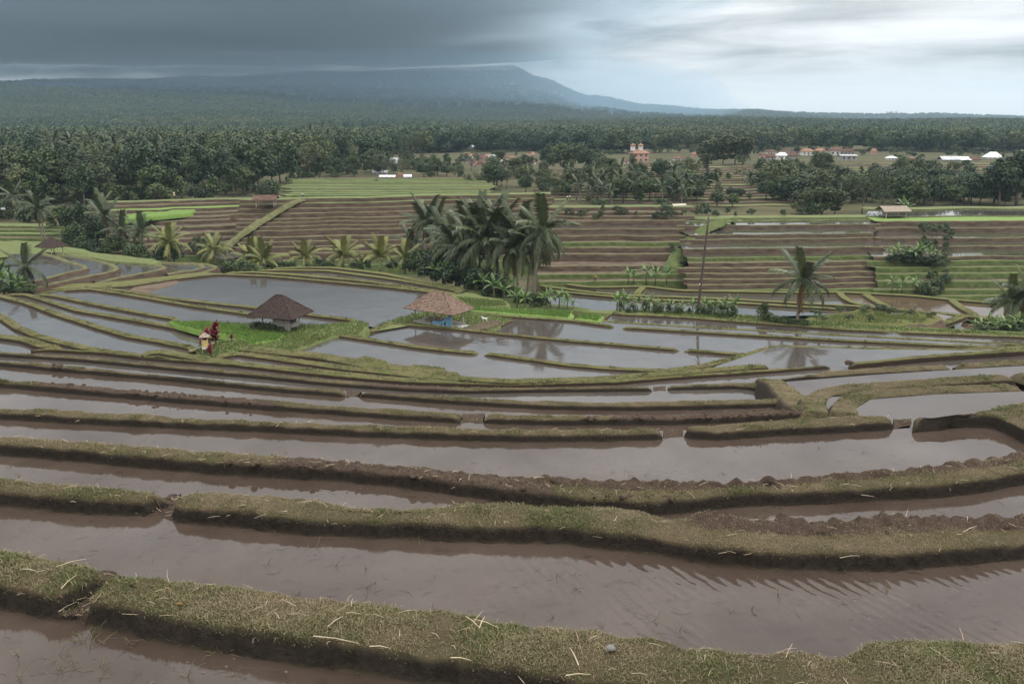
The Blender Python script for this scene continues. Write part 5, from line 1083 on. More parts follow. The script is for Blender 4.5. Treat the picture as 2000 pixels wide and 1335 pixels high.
# ------------------------------------------------------------------ houses of the plain
def house(px, py, wpx, hpx, label, wall, roofm, rot=0.0, group=None, hip=True, floors=1, name='house', cat='house', p=None, depth=.7, roof_share=.45):
    p = pick(px, py) if p is None else p; k = pxm(p); w_, H = wpx / k, hpx / k; d_ = w_ * depth; e = H * (1 - roof_share)
    t = thing(name, label, cat, p, rot, group)
    m = MB(); m.box((0, 0, e / 2 - .5), (w_ * .86, d_ * .86, e + 1.0)); m.build('wall', M[wall], t)
    o_ = .5; X_, Y_ = w_ * o_, d_ * o_; rl = w_ * (.2 if hip else .5)
    for s in ((-1, 1) if True else ()):
        m = MB(); V = [(-X_, s * Y_, e - .05), (X_, s * Y_, e - .05), (rl, 0, H), (-rl, 0, H)]; V += [(x, y, z_ - .15) for x, y, z_ in V]
        m.add(V, [[0, 1, 2, 3], [4, 7, 6, 5], [0, 4, 5, 1], [1, 5, 6, 2], [3, 2, 6, 7], [0, 3, 7, 4]]); m.build('roof_slope', M[roofm], t)
        if hip:
            m = MB(); V = [(s * X_, -Y_, e - .05), (s * X_, Y_, e - .05), (s * rl, 0, H)]; V += [(x, y, z_ - .15) for x, y, z_ in V]
            m.add(V, [[0, 1, 4, 3], [1, 2, 5, 4], [2, 0, 3, 5]], [[0, 1, 2], [3, 5, 4]]); m.build('roof_slope', M[roofm], t)
    for f in range(floors):
        zc = e * (f + .5) / floors
        for q in range(3 if wpx > 18 else 2):
            n_ = 3 if wpx > 18 else 2
            m = MB(); m.box((-w_ * .43 + w_ * .86 * (q + .5) / n_, -d_ * .43 - .03, zc), (w_ * .11, .1, e / floors * .38)); wn = m.build('window', M['glass'], t); m = MB(); m.box((-w_ * .43 + w_ * .86 * (q + .5) / n_, -d_ * .43 - .1, zc - e / floors * .21), (w_ * .13, .12, .1)); m.build('sill', M['concrete'], wn)
    m = MB(); m.box((w_ * .0 + w_ * .05, -d_ * .43 - .05, e * .2), (w_ * .1, .08, e * .4)); m.build('door', M['wood'], t)
    return t
VB = 'small brown-roofed house in the crowded village below the bare slope'
for i in range(46):
    x = RND.uniform(905, 1045); y = RND.uniform(302, 329)
    house(x, y, RND.uniform(9, 15), RND.uniform(6.5, 9), VB, RND.choice(['wall_white', 'wall_grey', 'wall_grey', 'wall_pink']), RND.choice(['roof_brown'] * 4 + ['roof_orange', 'roof_metal']), RND.uniform(-.5, .5), 'houses of the crowded village')
house(909, 315, 10, 9, 'house with a bright blue roof at the edge of the crowded village', 'wall_white', 'roof_blue', .3)
house(924, 309, 18, 8, 'long white house with orange roof above the blue roof', 'wall_white', 'roof_orange', .1)
house(922, 290, 18, 6, 'white sheet-roofed building alone above the crowded village', 'wall_white', 'roof_white', .1, hip=False)
for x, y, w_, h_, lb, wm, rm_, kw in [
    (783, 322, 58, 14, 'long shed with broad grey sheet roof below the woods', 'wall_grey', 'roof_metal', dict(rot=.12, hip=False, roof_share=.7, depth=.5)),
    (850, 333, 44, 12, 'second long grey-roofed shed nearer the village', 'wall_grey', 'roof_metal', dict(rot=.15, hip=False, roof_share=.7, depth=.5)),
    (743, 341, 30, 8, 'low grey-roofed shed beside the market stalls', 'wall_grey', 'roof_metal', dict(rot=0, hip=False, depth=.5)),
    (757, 348, 32, 6, 'low white-roofed row of stalls on the pale green fields', 'wall_grey', 'roof_white', dict(rot=0, hip=False, depth=.4)),
    (782, 346, 13, 9, 'little orange-walled kiosk beside the row of stalls', 'wall_pink', 'roof_orange', dict(rot=.1)),
    (796, 349, 16, 8, 'stall with white awning at the end of the row', 'wall_grey', 'roof_white', dict(rot=.2, hip=False)),
    (404, 348, 14, 7, 'hut with a bright blue wall hidden in the woods', 'roof_blue', 'roof_white', dict(rot=.2, hip=False)),
    (8, 362, 40, 16, 'reddish-roofed house at the edge of the left woods', 'wall_white', 'roof_orange', dict(rot=.3)),
    (42, 366, 34, 14, 'pale-roofed house beside the reddish one at the left woods', 'wall_white', 'roof_metal', dict(rot=-.3)),
    (12, 415, 24, 12, 'grey-roofed hut half hidden by the left palms', 'wall_grey', 'roof_metal', dict(rot=.2)),
    (1248, 316, 36, 24, 'tall salmon-pink villa above the long dark roof', 'wall_pink', 'roof_orange', dict(rot=.2, floors=2, roof_share=.3)),
    (1228, 320, 20, 9, 'low white house in front of the salmon villa', 'wall_white', 'roof_brown', dict(rot=.1)),
    (1265, 328, 90, 8, 'very long low building with dark roof and pale base', 'wall_grey', 'roof_brown', dict(rot=-.05, hip=False, depth=.16, roof_share=.6)),
    (1325, 313, 24, 8, 'white house with brown roof right of the salmon villa', 'wall_white', 'roof_brown', dict(rot=.1)),
    (1355, 306, 12, 9, 'small house with steep red roof beside the bamboo', 'wall_pink', 'roof_orange', dict(rot=.1)),
    (1489, 314, 13, 16, 'narrow salmon-pink shop house at the end of the tiled village', 'wall_pink', 'roof_brown', dict(rot=.1, floors=2, roof_share=.25)),
    (1505, 314, 22, 15, 'grey two-storey house next to the narrow shop house', 'wall_grey', 'roof_brown', dict(rot=0, floors=2)),
    (1526, 316, 22, 18, 'bright white villa with many windows in the tiled village', 'wall_white', 'roof_white', dict(rot=0, floors=2, roof_share=.3)),
    (1547, 313, 22, 17, 'unplastered two-storey house beside the white villa', 'wall_grey', 'roof_brown', dict(rot=.1, floors=2)),
    (1576, 303, 26, 13, 'cream house with orange hipped roof in the long row', 'wall_white', 'roof_orange', dict(rot=0)),
    (1600, 303, 24, 13, 'white house with brown hipped roof in the middle of the row', 'wall_white', 'roof_orange', dict(rot=0)),
    (1632, 303, 30, 16, 'large white house with wide brown roof in the row', 'wall_white', 'roof_brown', dict(rot=0)),
    (1656, 304, 22, 14, 'dark-roofed house at the end of the white row', 'wall_grey', 'roof_brown', dict(rot=0)),
    (1654, 313, 34, 11, 'long grey unfinished building below the white row', 'wall_grey', 'roof_metal', dict(rot=0, hip=False, roof_share=.15)),
    (1706, 300, 12, 10, 'little red shrine-roofed house beyond the white row', 'wall_pink', 'roof_orange', dict(rot=0)),
    (1740, 312, 20, 7, 'white-roofed hut on the striped terraces', 'wall_white', 'roof_white', dict(rot=.1)),
    (1780, 312, 10, 6, 'tiny red-walled hut on the striped terraces', 'wall_pink', 'roof_orange', dict(rot=.1)),
    (1852, 314, 36, 9, 'dark barn with grey sheet roof on the far terraces', 'wall_grey', 'roof_metal', dict(rot=0, hip=False, roof_share=.7)),
    (1880, 314, 30, 8, 'barn with white streaked roof beside the dark barn', 'wall_grey', 'roof_white', dict(rot=.2, hip=False, roof_share=.7)),
    (1902, 314, 22, 8, 'brown-roofed barn at the end of the three barns', 'wall_grey', 'roof_brown', dict(rot=0, hip=False, roof_share=.7)),
    (1938, 310, 32, 13, 'white pyramid-roofed hall near the tall black-green trees', 'wall_white', 'roof_white', dict(rot=0, roof_share=.75)),
    (1505, 300, 22, 8, 'brown-roofed house in the back row of the tiled village', 'wall_white', 'roof_brown', dict(rot=0, group='back row of the tiled village')), (1535, 299, 22, 8, 'brown-roofed house in the back row of the tiled village', 'wall_white', 'roof_brown', dict(rot=0, group='back row of the tiled village')), (1555, 300, 18, 9, 'brown-roofed house in the back row of the tiled village', 'wall_white', 'roof_brown', dict(rot=0, group='back row of the tiled village'))]:
    house(x, y, w_, h_, lb, wm, rm_, **kw)
# twin turrets of the salmon villa belong to its skyline
pv = pick(1248, 316); kv = pxm(pv)
for dx in (-13, 2):
    t = thing('roof_turret', 'orange-domed turret on top of the salmon villa', 'turret', pv + np.array([dx / kv, 0, 22 / kv]), 0, 'turrets of the salmon villa')
    m = MB(); m.box((0, 0, 1.0), (2.2, 2.2, 2.4)); m.build('drum', M['wall_white'], t); m = MB(); m.tube([(0, 0, 2.1), (0, 0, 2.7), (0, 0, 3.6)], [1.6, 1.5, .15], 8); m.build('cap', M['roof_orange'], t)

# ------------------------------------------------------------------ pole, shrine, red plants
p0 = at(1361, 616, -24.75); kp = pxm(p0); H = (616 - 432) / kp / math.cos(PITCH); t = thing('utility_pole', 'tall dark wooden pole standing in the banana hedge', 'pole', p0)
lean = 12 / kp
m = MB(); f = np.linspace(0, 1, 8); m.tube(np.stack([lean * f, 0 * f, -.8 + (H + .8) * f], -1), np.linspace(.21, .13, 8), 10); m.build('shaft', M['pole'], t, True)
m = MB(); m.tube([(lean, 0, H - .02), (lean, 0, H + .55)], .035, 6); m.build('top_pin', M['pole'], t)
m = MB(); m.tube([(lean, 0, H + .5), (lean, 0, H + .58), (lean, 0, H + .72)], [.05, .08, .04], 8); m.build('insulator', M['concrete'], t)
m = MB(); m.box((lean * .98, -.02, H - .35), (.5, .08, .08)); bk_ = m.build('bracket', M['pole'], t)
for s in (-1, 1):
    m = MB(); m.tube([(lean * .98 + s * .22, -.02, H - .32), (lean * .98 + s * .22, -.02, H - .22), (lean * .98 + s * .22, -.02, H - .12)], [.04, .06, .03], 8); m.build('insulator', M['concrete'], bk_)
m = MB(); m.box((.12, -.14, 4.2), (.14, .05, .22)); m.build('number_plate', M['wall_white'], t)
cord = []
def cordyline(px, py, hpx, label):
    p = at(px, py, -23.0); s = hpx / pxm(p); t = thing('red_cordyline', label, 'plant', p, 0, 'red plants by the shrine')
    m = MB(); tips = []
    for a, q, hh in ((0, .06, 1.0), (2.1, .16, .82), (4.0, .18, .66), (5.2, .1, .5)):
        e = (q * math.cos(a) * s, q * math.sin(a) * s, hh * s * .86); m.tube([(0, 0, -.05), (e[0] * .6, e[1] * .6, e[2] * .55), e], [.03, .025, .018], 5); tips.append(e)
    m.build('stem', M['bark'], t)
    r_ = np.random.default_rng(int(px)); n = 44; V = []; Q = []; tt = []
    for e in tips:
        for i in range(n):
            a, el = r_.uniform(0, 6.28), r_.uniform(-.6, 1.3); d = np.array([math.cos(a) * math.cos(el), math.sin(a) * math.cos(el), math.sin(el)]); L_ = s * .27 * r_.uniform(.7, 1.1); sd = np.cross(d, [0, 0, 1.0]); sd = sd / (np.linalg.norm(sd) + 1e-6) * s * .055
            b = np.array(e) + np.array([0, 0, r_.uniform(-.22, .06) * s]); k = sum(len(v) for v in V); V.append(np.array([b, b + d * L_ * .5 + sd, b + d * L_ + np.array([0, 0, -.04 * s]), b + d * L_ * .5 - sd])); Q.append([k, k + 1, k + 2, k + 3]); tt += [r_.uniform(0, 1)] * 4
    link('foliage', make_mesh('foliage', np.concatenate(V), np.array(Q), M['red_leaf'], False, None, {'tint': tt}), t)
cordyline(422, 672, 46, 'tall dark red cordyline behind the cloth-wrapped shrine'); cordyline(404, 682, 42, 'bushy red cordyline in front of the cloth-wrapped shrine'); cordyline(411, 694, 24, 'low red cordyline at the foot of the shrine'); cordyline(453, 664, 13, 'tiny red-leaved seedling on the lawn edge')
p = at(402, 688, -23.0); t = thing('offering_shrine', 'little bamboo shrine wrapped in yellow and white cloth by red plants', 'shrine', p, .3)
for sx_ in (-.28, .28):
    for sy in (-.28, .28):
        m = MB(); m.tube([(sx_, sy, -.1), (sx_, sy, 1.75)], .03, 6); m.build('post', M['pale_wood'], t)
m = MB(); m.box((0, 0, .95), (.5, .5, .6)); m.build('yellow_cloth', M['cloth_yellow'], t)
m = MB(); m.box((0, 0, .52), (.66, .66, .2)); m.build('white_cloth', M['cloth_white'], t)
m = MB(); m.add([(-.5, -.5, 1.7), (.5, -.5, 1.7), (.5, .5, 1.7), (-.5, .5, 1.7), (0, 0, 2.15)], [[0, 3, 2, 1]], [[0, 1, 4], [1, 2, 4], [2, 3, 4], [3, 0, 4]]); m.build('thatch_roof', M['wood'], t)
m = MB(); m.tube([(-1.6, -.3, .35), (-.4, 0, .62), (.9, .4, .9)], .03, 6); m.build('bamboo_rod', M['pale_wood'], t)

# ------------------------------------------------------------------ people and the dog
def skinned(name, verts, edges, mat, parent=None, sub=2):
    me = bpy.data.meshes.new(name); me.from_pydata([v[:3] for v in verts], edges, []); me.materials.append(mat); o = link(name, me, parent)
    md = o.modifiers.new('skin', 'SKIN'); md.use_smooth_shade = True
    for i, v in enumerate(verts):
        sv = me.skin_vertices[0].data[i]; sv.radius = (v[3], v[3]); sv.use_root = (i == 0)
    ss = o.modifiers.new('sub', 'SUBSURF'); ss.levels = sub; ss.render_levels = sub
    return o
def person(p, rot, shirt, label, bend=0.0, group=None, hat=None, height=1.65):
    t = thing('person', label, 'person', p, rot, group); t.scale = (height / 1.7,) * 3
    cb, sb = math.cos(bend), math.sin(bend)
    def up(x, h): return (x, -sb * h, .92 + cb * h)           # points of the trunk above the hip, bent forward by bend
    def ex(q, dx=0, dy=0, dz=0, r=.06): return (q[0] + dx, q[1] + dy, q[2] + dz, r)
    hip = (0, 0, .92, .13); ch = (*up(0, .38), .15); nk = (*up(0, .56), .06); hd = (*up(0, .70), .10); ht = (*up(0, .80), .08)
    V = [hip, ch, nk, hd, ht]; E = [(0, 1), (1, 2), (2, 3), (3, 4)]
    for s in (-1, 1):
        k = len(V); sh = up(s * .19, .48); el = (sh[0] + s * .06, sh[1] - .05 - .12 * sb, sh[2] - .27); ha = (el[0] - s * .02, el[1] - .12, el[2] - .22); V += [(*sh, .065), (*el, .048), (*ha, .035), (ha[0], ha[1] - .03, ha[2] - .08, .03)]; E += [(1, k), (k, k + 1), (k + 1, k + 2), (k + 2, k + 3)]
        k = len(V); V += [(s * .1, 0, .86, .10), (s * .11, -.04 - .05 * sb, .48, .075), (s * .11, .02, .09, .05), (s * .11, -.13, .04, .045)]; E += [(0, k), (k, k + 1), (k + 1, k + 2), (k + 2, k + 3)]
    skinned('body', V, E, M['skin'], t, 1)
    SV = [(0, 0, .94, .165), (*up(0, .2), .165), (*up(0, .44), .175)]; SE = [(0, 1), (1, 2)]
    for s in (-1, 1):
        k = len(SV); sh = up(s * .2, .47); SV += [(*sh, .085), (sh[0] + s * .05, sh[1] - .05, sh[2] - .2, .07)]; SE += [(2, k), (k, k + 1)]
    skinned('shirt', SV, SE, M[shirt], t, 1)
    TV = [(0, 0, .9, .15)]; TE = []
    for s in (-1, 1):
        k = len(TV); TV += [(s * .1, 0, .8, .12), (s * .11, -.04, .48, .095), (s * .11, .02, .16, .07)]; TE += [(0, k), (k, k + 1), (k + 1, k + 2)]
    skinned('trousers', TV, TE, M['trousers'], t, 1)
    q = up(0, .80); m = MB()
    if hat: m.tube([(q[0], q[1], q[2] - .02), (q[0], q[1], q[2] + .03), (q[0], q[1], q[2] + .18)], [.27, .25, .02], 10); m.build('hat', M[hat], t)
    else: m.tube([(q[0], q[1] + .02, q[2] - .08), (q[0], q[1] + .02, q[2] + .02), (q[0], q[1] + .02, q[2] + .1)], [.115, .12, .05], 9); m.build('hair', M['dark'], t, True)
    return t
person(at(1162, 551, RL(1162, 551)), 1.2, 'cloth_orange', 'person in orange stooping over the wet valley terrace', .9)
person(at(1108, 392, FR(1108, 392)), .4, 'cloth_white', 'person in white standing with others on the crest beside the trees', 0, 'people in white on the crest'); person(at(1113, 391, FR(1113, 391)), -.4, 'cloth_white', 'person in white standing with others on the crest beside the trees', 0, 'people in white on the crest')
person(at(1126, 392, FR(1126, 392)), .9, 'cloth_blue', 'person in blue walking behind the two in white on the crest')
person(at(1053, 392, FR(1053, 392)), .2, 'cloth_blue', 'person in blue bending in the field left of the crest group', .7)
person(at(591, 387, BL(591, 387) + .3), .3, 'cloth_white', 'person in white on the grassy path up the brown terraces', .1)
person(at(341, 389, BL(341, 391)), .5, 'cloth_yellow', 'person in yellow with a pale hat on the edge of the left woods', 0, None, 'cloth_white')
p = at(947, 627, -23.98); t = thing('dog', 'small white dog standing on the grass beside the clay-tiled hut', 'dog', p, 2.9)
DV = [(-.22, 0, .36, .085), (.0, 0, .35, .08), (.2, 0, .38, .105), (.33, 0, .47, .06), (.43, 0, .53, .065), (.53, 0, .5, .035), (-.36, 0, .46, .025), (-.44, 0, .56, .018)]
DE = [(0, 1), (1, 2), (2, 3), (3, 4), (4, 5), (0, 6), (6, 7)]
for s in (-1, 1):
    k = len(DV); DV += [(.2, s * .08, .27, .045), (.19, s * .08, .14, .028), (.21, s * .08, .02, .025)]; DE += [(2, k), (k, k + 1), (k + 1, k + 2)]
    k = len(DV); DV += [(-.18, s * .08, .26, .055), (-.28, s * .08, .15, .03), (-.24, s * .08, .02, .025)]; DE += [(0, k), (k, k + 1), (k + 1, k + 2)]
    k = len(DV); DV += [(.40, s * .05, .60, .02)]; DE += [(4, k)]
skinned('body', DV, DE, M['cloth_white'], t, 2)

# ------------------------------------------------------------------ grass on the banks
def grass_from(entries, density, name, label, hscale=1.0, maxd=140):
    Ps = []; Bs = []; Ds = []
    for V, br in entries:
        a, b, c, d = V[:-1, :-1], V[:-1, 1:], V[1:, 1:], V[1:, :-1]
        ctr = (a + b + c + d) / 4; dep = ctr[..., 1]; px = 1000 + F * ctr[..., 0] / np.maximum(dep, 1)
        nr = np.cross(c - a, d - b); ar = np.linalg.norm(nr, axis=-1) / 2; up = np.abs(nr[..., 2]) / (2 * ar + 1e-9)
        lam = ar * np.interp(dep, *density) * np.clip((up - .35) / .35, .035, 1) * ((px > -700) & (px < 2700) & (dep < maxd)) * (1 - .86 * br[:-1, :-1])
        patch = fbm(ctr, 1.6, 3); lam = lam * np.clip(0.9 + 3.2 * patch, .12, 1.8)
        n = rng.poisson(lam); idx = np.repeat(np.arange(n.size), n.ravel())
        if not len(idx): continue
        u, v = rng.random((2, len(idx), 1)); A, B_, Cq, D_ = (q.reshape(-1, 3)[idx] for q in (a, b, c, d))
        Ps.append(A * (1 - u) * (1 - v) + B_ * u * (1 - v) + Cq * u * v + D_ * (1 - u) * v); Bs.append(br[:-1, :-1].ravel()[idx]); Ds.append(patch.ravel()[idx])
    P = np.concatenate(Ps); br = np.concatenate(Bs); n = len(P); dep = P[:, 1]
    tuft = fbm(P + 50, 0.55, 3) + .5 * fbm(P + 90, 2.6, 2); dry = np.clip(.50 - 1.9 * tuft + .22 * rng.normal(size=n) + .3 * br, 0, 1)
    weed = np.clip((fbm(P + 200, .9, 3) - .13) * 8, 0, 1); dry = dry * (1 - .75 * weed)
    strand = rng.random(n) < .05; dry = np.where(strand, .95, dry)
    hgt = (.020 + .050 * np.clip(.5 + 1.5 * tuft, 0, 1) * rng.uniform(.5, 1.3, n)) * hscale * np.interp(dep, [6, 15, 40, 100], [1, 1.05, 1.5, 2.6]); hgt *= np.where(strand, 1.7, 1) * (1 + 1.1 * weed)
    wid = np.maximum(.0035, dep * .00030) * rng.uniform(.8, 1.4, n)
    a = rng.uniform(0, 6.283, n); lean = rng.uniform(.4, 1.5, n) + strand * .3; dx, dy = np.cos(a), np.sin(a)
    side = np.stack([-dy, dx, 0 * a], -1) * wid[:, None]; fw = np.stack([dx, dy, 0 * a], -1)
    up = np.array([0, 0, 1.0]); b0 = P - up * .008
    m1 = b0 + (up * .55 * np.cos(lean * .5)[:, None] + fw * .55 * np.sin(lean * .5)[:, None]) * hgt[:, None]
    tip = m1 + (up * .5 * np.cos(lean * 1.5)[:, None] + fw * .5 * np.sin(lean * 1.5)[:, None]) * hgt[:, None]
    V = np.stack([b0 - side, b0 + side, m1 + side * .8, m1 - side * .8, tip], 1).reshape(-1, 3); k = np.arange(n)[:, None] * 5
    me = make_mesh(name, V, [k + np.array([[0, 1, 2, 3]]), k + np.array([[3, 2, 4]])], M['blade'], False, None, {'tint': np.repeat(dry, 5)})
    print('GRASS', name, n)
    return tag(link(name, me), label, 'grass', None, 'stuff')
grass_from(BLADES, ([5, 9, 14, 20, 28, 45, 70, 110, 140], [6500, 5200, 3300, 1700, 900, 360, 150, 60, 40]), 'bank_grass', 'short half-dry grass on the tops of the terrace banks')
def plot_grass(polys, dens, h, tint, name, label):
    P = []
    for poly, z, d in polys:
        w_ = at(*np.asarray(poly, float).T, z)[:, :2]; lo, hi = w_.min(0), w_.max(0); n = int(np.prod(hi - lo) * d * dens); q = rng.uniform(lo, hi, (n, 2)); ins = np.zeros(n, bool); j_ = len(w_) - 1
        for i in range(len(w_)):
            xi, yi = w_[i]; xj, yj = w_[j_]; c_ = ((yi > q[:, 1]) != (yj > q[:, 1])) & (q[:, 0] < (xj - xi) * (q[:, 1] - yi) / (yj - yi + 1e-12) + xi); ins ^= c_; j_ = i
        q = q[ins]; P.append(np.column_stack([q, np.full(len(q), CZ + z)]))
    P = np.concatenate(P); n = len(P); a = rng.uniform(0, 6.28, n); hh = h * rng.uniform(.6, 1.4, n) * (1 + 1.2 * np.clip(fbm(P, .35, 3), -.4, .5)); wd = .035 * rng.uniform(.7, 1.4, n)
    s = np.stack([np.cos(a), np.sin(a), 0 * a], -1) * wd[:, None]; tip = P + np.stack([rng.normal(size=n) * .3 * hh, rng.normal(size=n) * .3 * hh, hh], -1)
    V = np.stack([P - s, P + s, tip], 1).reshape(-1, 3); me = make_mesh(name, V, np.arange(3 * n).reshape(n, 3), M[tint], False, None, {'tint': np.repeat(rng.uniform(0, 1, n), 3)})
    return tag(link(name, me), label, 'grass', None, 'stuff')
M['blade_bright'] = mat_leaf('bright_blade', (0.070, 0.140, 0.026), (0.135, 0.215, 0.048), 0.0, 0.6, 0.15, transl=0.2)
M['blade_lawn'] = mat_leaf('lawn_blade', (0.060, 0.110, 0.026), (0.150, 0.165, 0.060), 0.0, 0.7, 0.15, transl=0.2)
lawn1 = [(335, 630), (400, 627), (470, 632), (520, 630), (620, 634), (705, 626), (722, 632), (700, 654), (655, 655), (556, 690), (470, 694), (425, 700), (380, 690), (392, 668), (470, 664), (440, 655)]
lawn2 = [(706, 652), (762, 631), (880, 641), (957, 646), (1002, 622), (905, 606), (870, 600), (800, 614), (742, 632)]
plot_grass([(lawn1, -23.12, 1), ([(1575, 618), (1720, 607), (1830, 613), (1800, 630), (1620, 632)], -26.7, .8), (lawn2, -24.0, .8), ([(890, 580), (985, 588), (990, 596), (925, 601)], -24.5, 1.2), ([(1190, 605), (1330, 608), (1450, 615), (1600, 627), (1800, 641), (2100, 656), (2100, 660), (1650, 640), (1330, 617)], -24.5, 1.0)], 55, .22, 'blade_lawn', 'lawn_grass', 'rough green grass around the huts and along the shrub strip')
plot_grass([([(335, 627), (400, 627), (476, 637), (500, 647), (555, 652), (540, 663), (490, 670), (455, 654), (400, 647), (352, 636)], -22.98, 1), ([(914, 605), (936, 600), (1116, 608), (1110, 620)], -24.16, 1.2), ([(1124, 621), (1143, 612), (1178, 616), (1167, 626)], -24.16, 1.2)], 110, .16, 'blade_bright', 'rice_seedlings', 'dense bright green rice seedlings in the nursery beds and lawn corner')
bushes([(498, 640, 12), (508, 641, 14), (520, 643, 12), (535, 645, 12), (548, 647, 10), (575, 646, 8)], -23.1, 'dark weeds at the foot of the mossy-roofed hut', 'weeds at the mossy hut', ('bush', 'bushdark'), 1.6)

# straw, clods and litter on the near banks and in the near water
def straws(spec, name, label, mat, r0=(.003, .006)):
    m = MB()
    for p, L_, a, el, r in spec:
        d = np.array([math.cos(a) * math.cos(el), math.sin(a) * math.cos(el), math.sin(el)]); q = np.array(p); b = RND.uniform(-.08, .08) * L_
        m.tube([q, q + d * L_ * .5 + np.array([b, b, .01]), q + d * L_], [r, r * .9, r * .5], 4)
    o = m.build(name, M[mat], None); return tag(o, label, 'straw', None, 'stuff')
sp_ = []
for V, br in BLADES[:9]:
    n_, k_ = V.shape[:2]
    dep = V[..., 1].mean()
    for i in range(int(len(V) * (.28 if dep < 9 else .2) * (1 + 2.2 * br.mean()))):
        q = V[RND.randrange(n_), RND.randrange(k_ - 1)] + np.array([RND.uniform(-.05, .05), RND.uniform(-.05, .05), .015]); s_ = max(1, dep / 10)
        sp_.append((q, RND.uniform(.06, .22) * s_ ** .3, RND.uniform(0, 6.28), RND.uniform(-.12, .35), RND.uniform(.0018, .0035) * s_))
straws(sp_, 'loose_straw', 'loose dry straw strewn over the near banks', 'straw')
stk = [(612, 1243, .46, -.25, .02), (722, 1263, .2, -.15, .05), (910, 1205, .26, -1.0, .12), (925, 1210, .3, -.6, .08), (935, 1230, .2, 1.3, .15), (640, 1225, .2, .9, .15), (110, 1108, .3, .5, .1), (35, 1112, .28, -.3, .1), (120, 1150, .2, 1.2, .3), (1130, 1300, .2, 1.9, .3), (1105, 1320, .22, .05, .05), (880, 1285, .2, -.3, .1), (1640, 1090, .3, .1, .1), (1880, 1040, .35, .5, .1)]
for x, y, l, a, el in stk:
    z_ = zA + .30 if y > 1095 or x < 300 else zB + .31
    q = at(x, y, z_); m = MB(); d = np.array([math.cos(a) * math.cos(el), math.sin(a) * math.cos(el), math.sin(el)])
    m.tube([(0, 0, .01), d * l * .5 + np.array([0, 0, .02]), d * l], [.0055, .005, .002], 5); o = m.build('straw_stalk', M['straw'], None, loc=q)
    tag(o, 'single pale dry stalk lying on the grass of a near bank', 'stalk', 'dry stalks on the near banks')
# the round stone on the nearest bank
m = MB(); st_ = []
def lump(m, c, r, seed, sq=.7):
    an = np.linspace(0, 2 * math.pi, 8, endpoint=False); V = [(0, 0, sq * r)]; 
    for k, el in enumerate((.9, .35, -.3)):
        for a in an: 
            rr2 = r * (1 + 1.1 * float(fbm(np.array([[math.cos(a) * 1.5 + seed, math.sin(a) * 1.5, el * 2]]), 1.3, 2)[0])); V.append((math.cos(a) * math.cos(el) * rr2, math.sin(a) * math.cos(el) * rr2, math.sin(el) * rr2 * sq))
    V = np.array(V) + np.array(c); Q = [[1 + k * 8 + i, 1 + (k + 1) * 8 + i, 1 + (k + 1) * 8 + (i + 1) % 8, 1 + k * 8 + (i + 1) % 8] for k in range(2) for i in range(8)]; T = [[0, 1 + i, 1 + (i + 1) % 8] for i in range(8)]
    m.add(V, Q, T)
lump(m, (0, 0, 0), .045, 3); o = m.build('stone', M['stone'], None, True, loc=at(1193, 1266, zA + .32)); tag(o, 'small round grey stone lying on the nearest grass bank', 'stone')
m = MB(); lump(m, (0, 0, 0), .03, 5, .4); o = m.build('dry_leaf', M['frond_dry'], None, True, loc=at(351, 1178, zA + .31)); tag(o, 'fallen reddish leaf on the nearest grass bank', 'leaf')
m = MB()
def clods(B_, i0, i1, n, smin, smax, inner=.25):
    seed = RND.uniform(0, 50); cs = [RND.uniform(i0, i1) for _ in range(max(3, n // 9))]
    for k in range(n):
        t_ = RND.choice(cs) + RND.gauss(0, .012) if RND.random() < .75 else RND.uniform(i0, i1)
        i = int(min(max(t_, i0), i1) * (len(B_[1]) - 1)); f = 1 - inner * RND.random() ** 1.2; q = B_[0][i] * (1 - f) + B_[1][i] * f; r = RND.uniform(smin, smax) * RND.uniform(.5, 1.1)
        lump(m, (q[0] + RND.gauss(0, .04), q[1] + RND.gauss(0, .05), B_[1][i][2] + r * .05), r, RND.uniform(0, 99), RND.uniform(.45, .9))
clods(b3, .55, .97, 260, .02, .08, .3); clods(b2b, .58, .99, 260, .015, .055, .4); clods(b3, .33, .6, 160, .03, .08, .9); clods(b7a, .0, .15, 6, .1, .25, .5)
clods(b6a, .32, .36, 10, .1, .2, .9); clods(b5a, .1, .75, 200, .05, .12, .9); clods(b5b, .3, .98, 160, .05, .12, .9); clods(b8b, .0, .06, 6, .2, .4, .6); clods(b1m, 0, 1, 24, .02, .05, .9); clods(b2m, 0, 1, 14, .02, .05, .9)
tag(m.build('mud_clods', M['clod'], None, True), 'dark mud clods heaped along the freshly cut banks', 'mud', None, 'stuff')
M['litter'] = mat_simple('wet_litter', (0.060, 0.045, 0.035), (0.120, 0.095, 0.075), 9, 0.6, 0.3)
# litter afloat in the near ponds and sprouts of rice
m = MB(); g2 = []
for z_, xr, yr, n in ((zA, (0, 560), (1240, 1335), 60), (zB, (20, 1960), (1030, 1250), 120), (zC, (0, 940), (905, 975), 60), (zC, (1360, 2000), (975, 1015), 30), (zD, (300, 1960), (850, 940), 110), (zE, (0, 1280), (790, 850), 40)):
    for k in range(n):
        q = at(RND.uniform(*xr), RND.uniform(*yr), z_); dep = q[1]; a = RND.uniform(0, 6.28); l = RND.uniform(.05, .22) * (1 if dep < 10 else 1.3)
        if RND.random() < .7: m.tube([q + np.array([0, 0, .001]), q + np.array([math.cos(a) * l * .5, math.sin(a) * l * .5, RND.uniform(.0, .012)]), q + np.array([math.cos(a + .4) * l, math.sin(a + .4) * l, .001])], [.0018, .0024, .0012], 4)
        else: lump(m, q, RND.uniform(.008, .022), RND.uniform(0, 99), .5)
tag(m.build('floating_litter', M['litter'], None, False), 'twigs and dark crumbs floating in the near ponds', 'litter', None, 'stuff')
sp_ = []
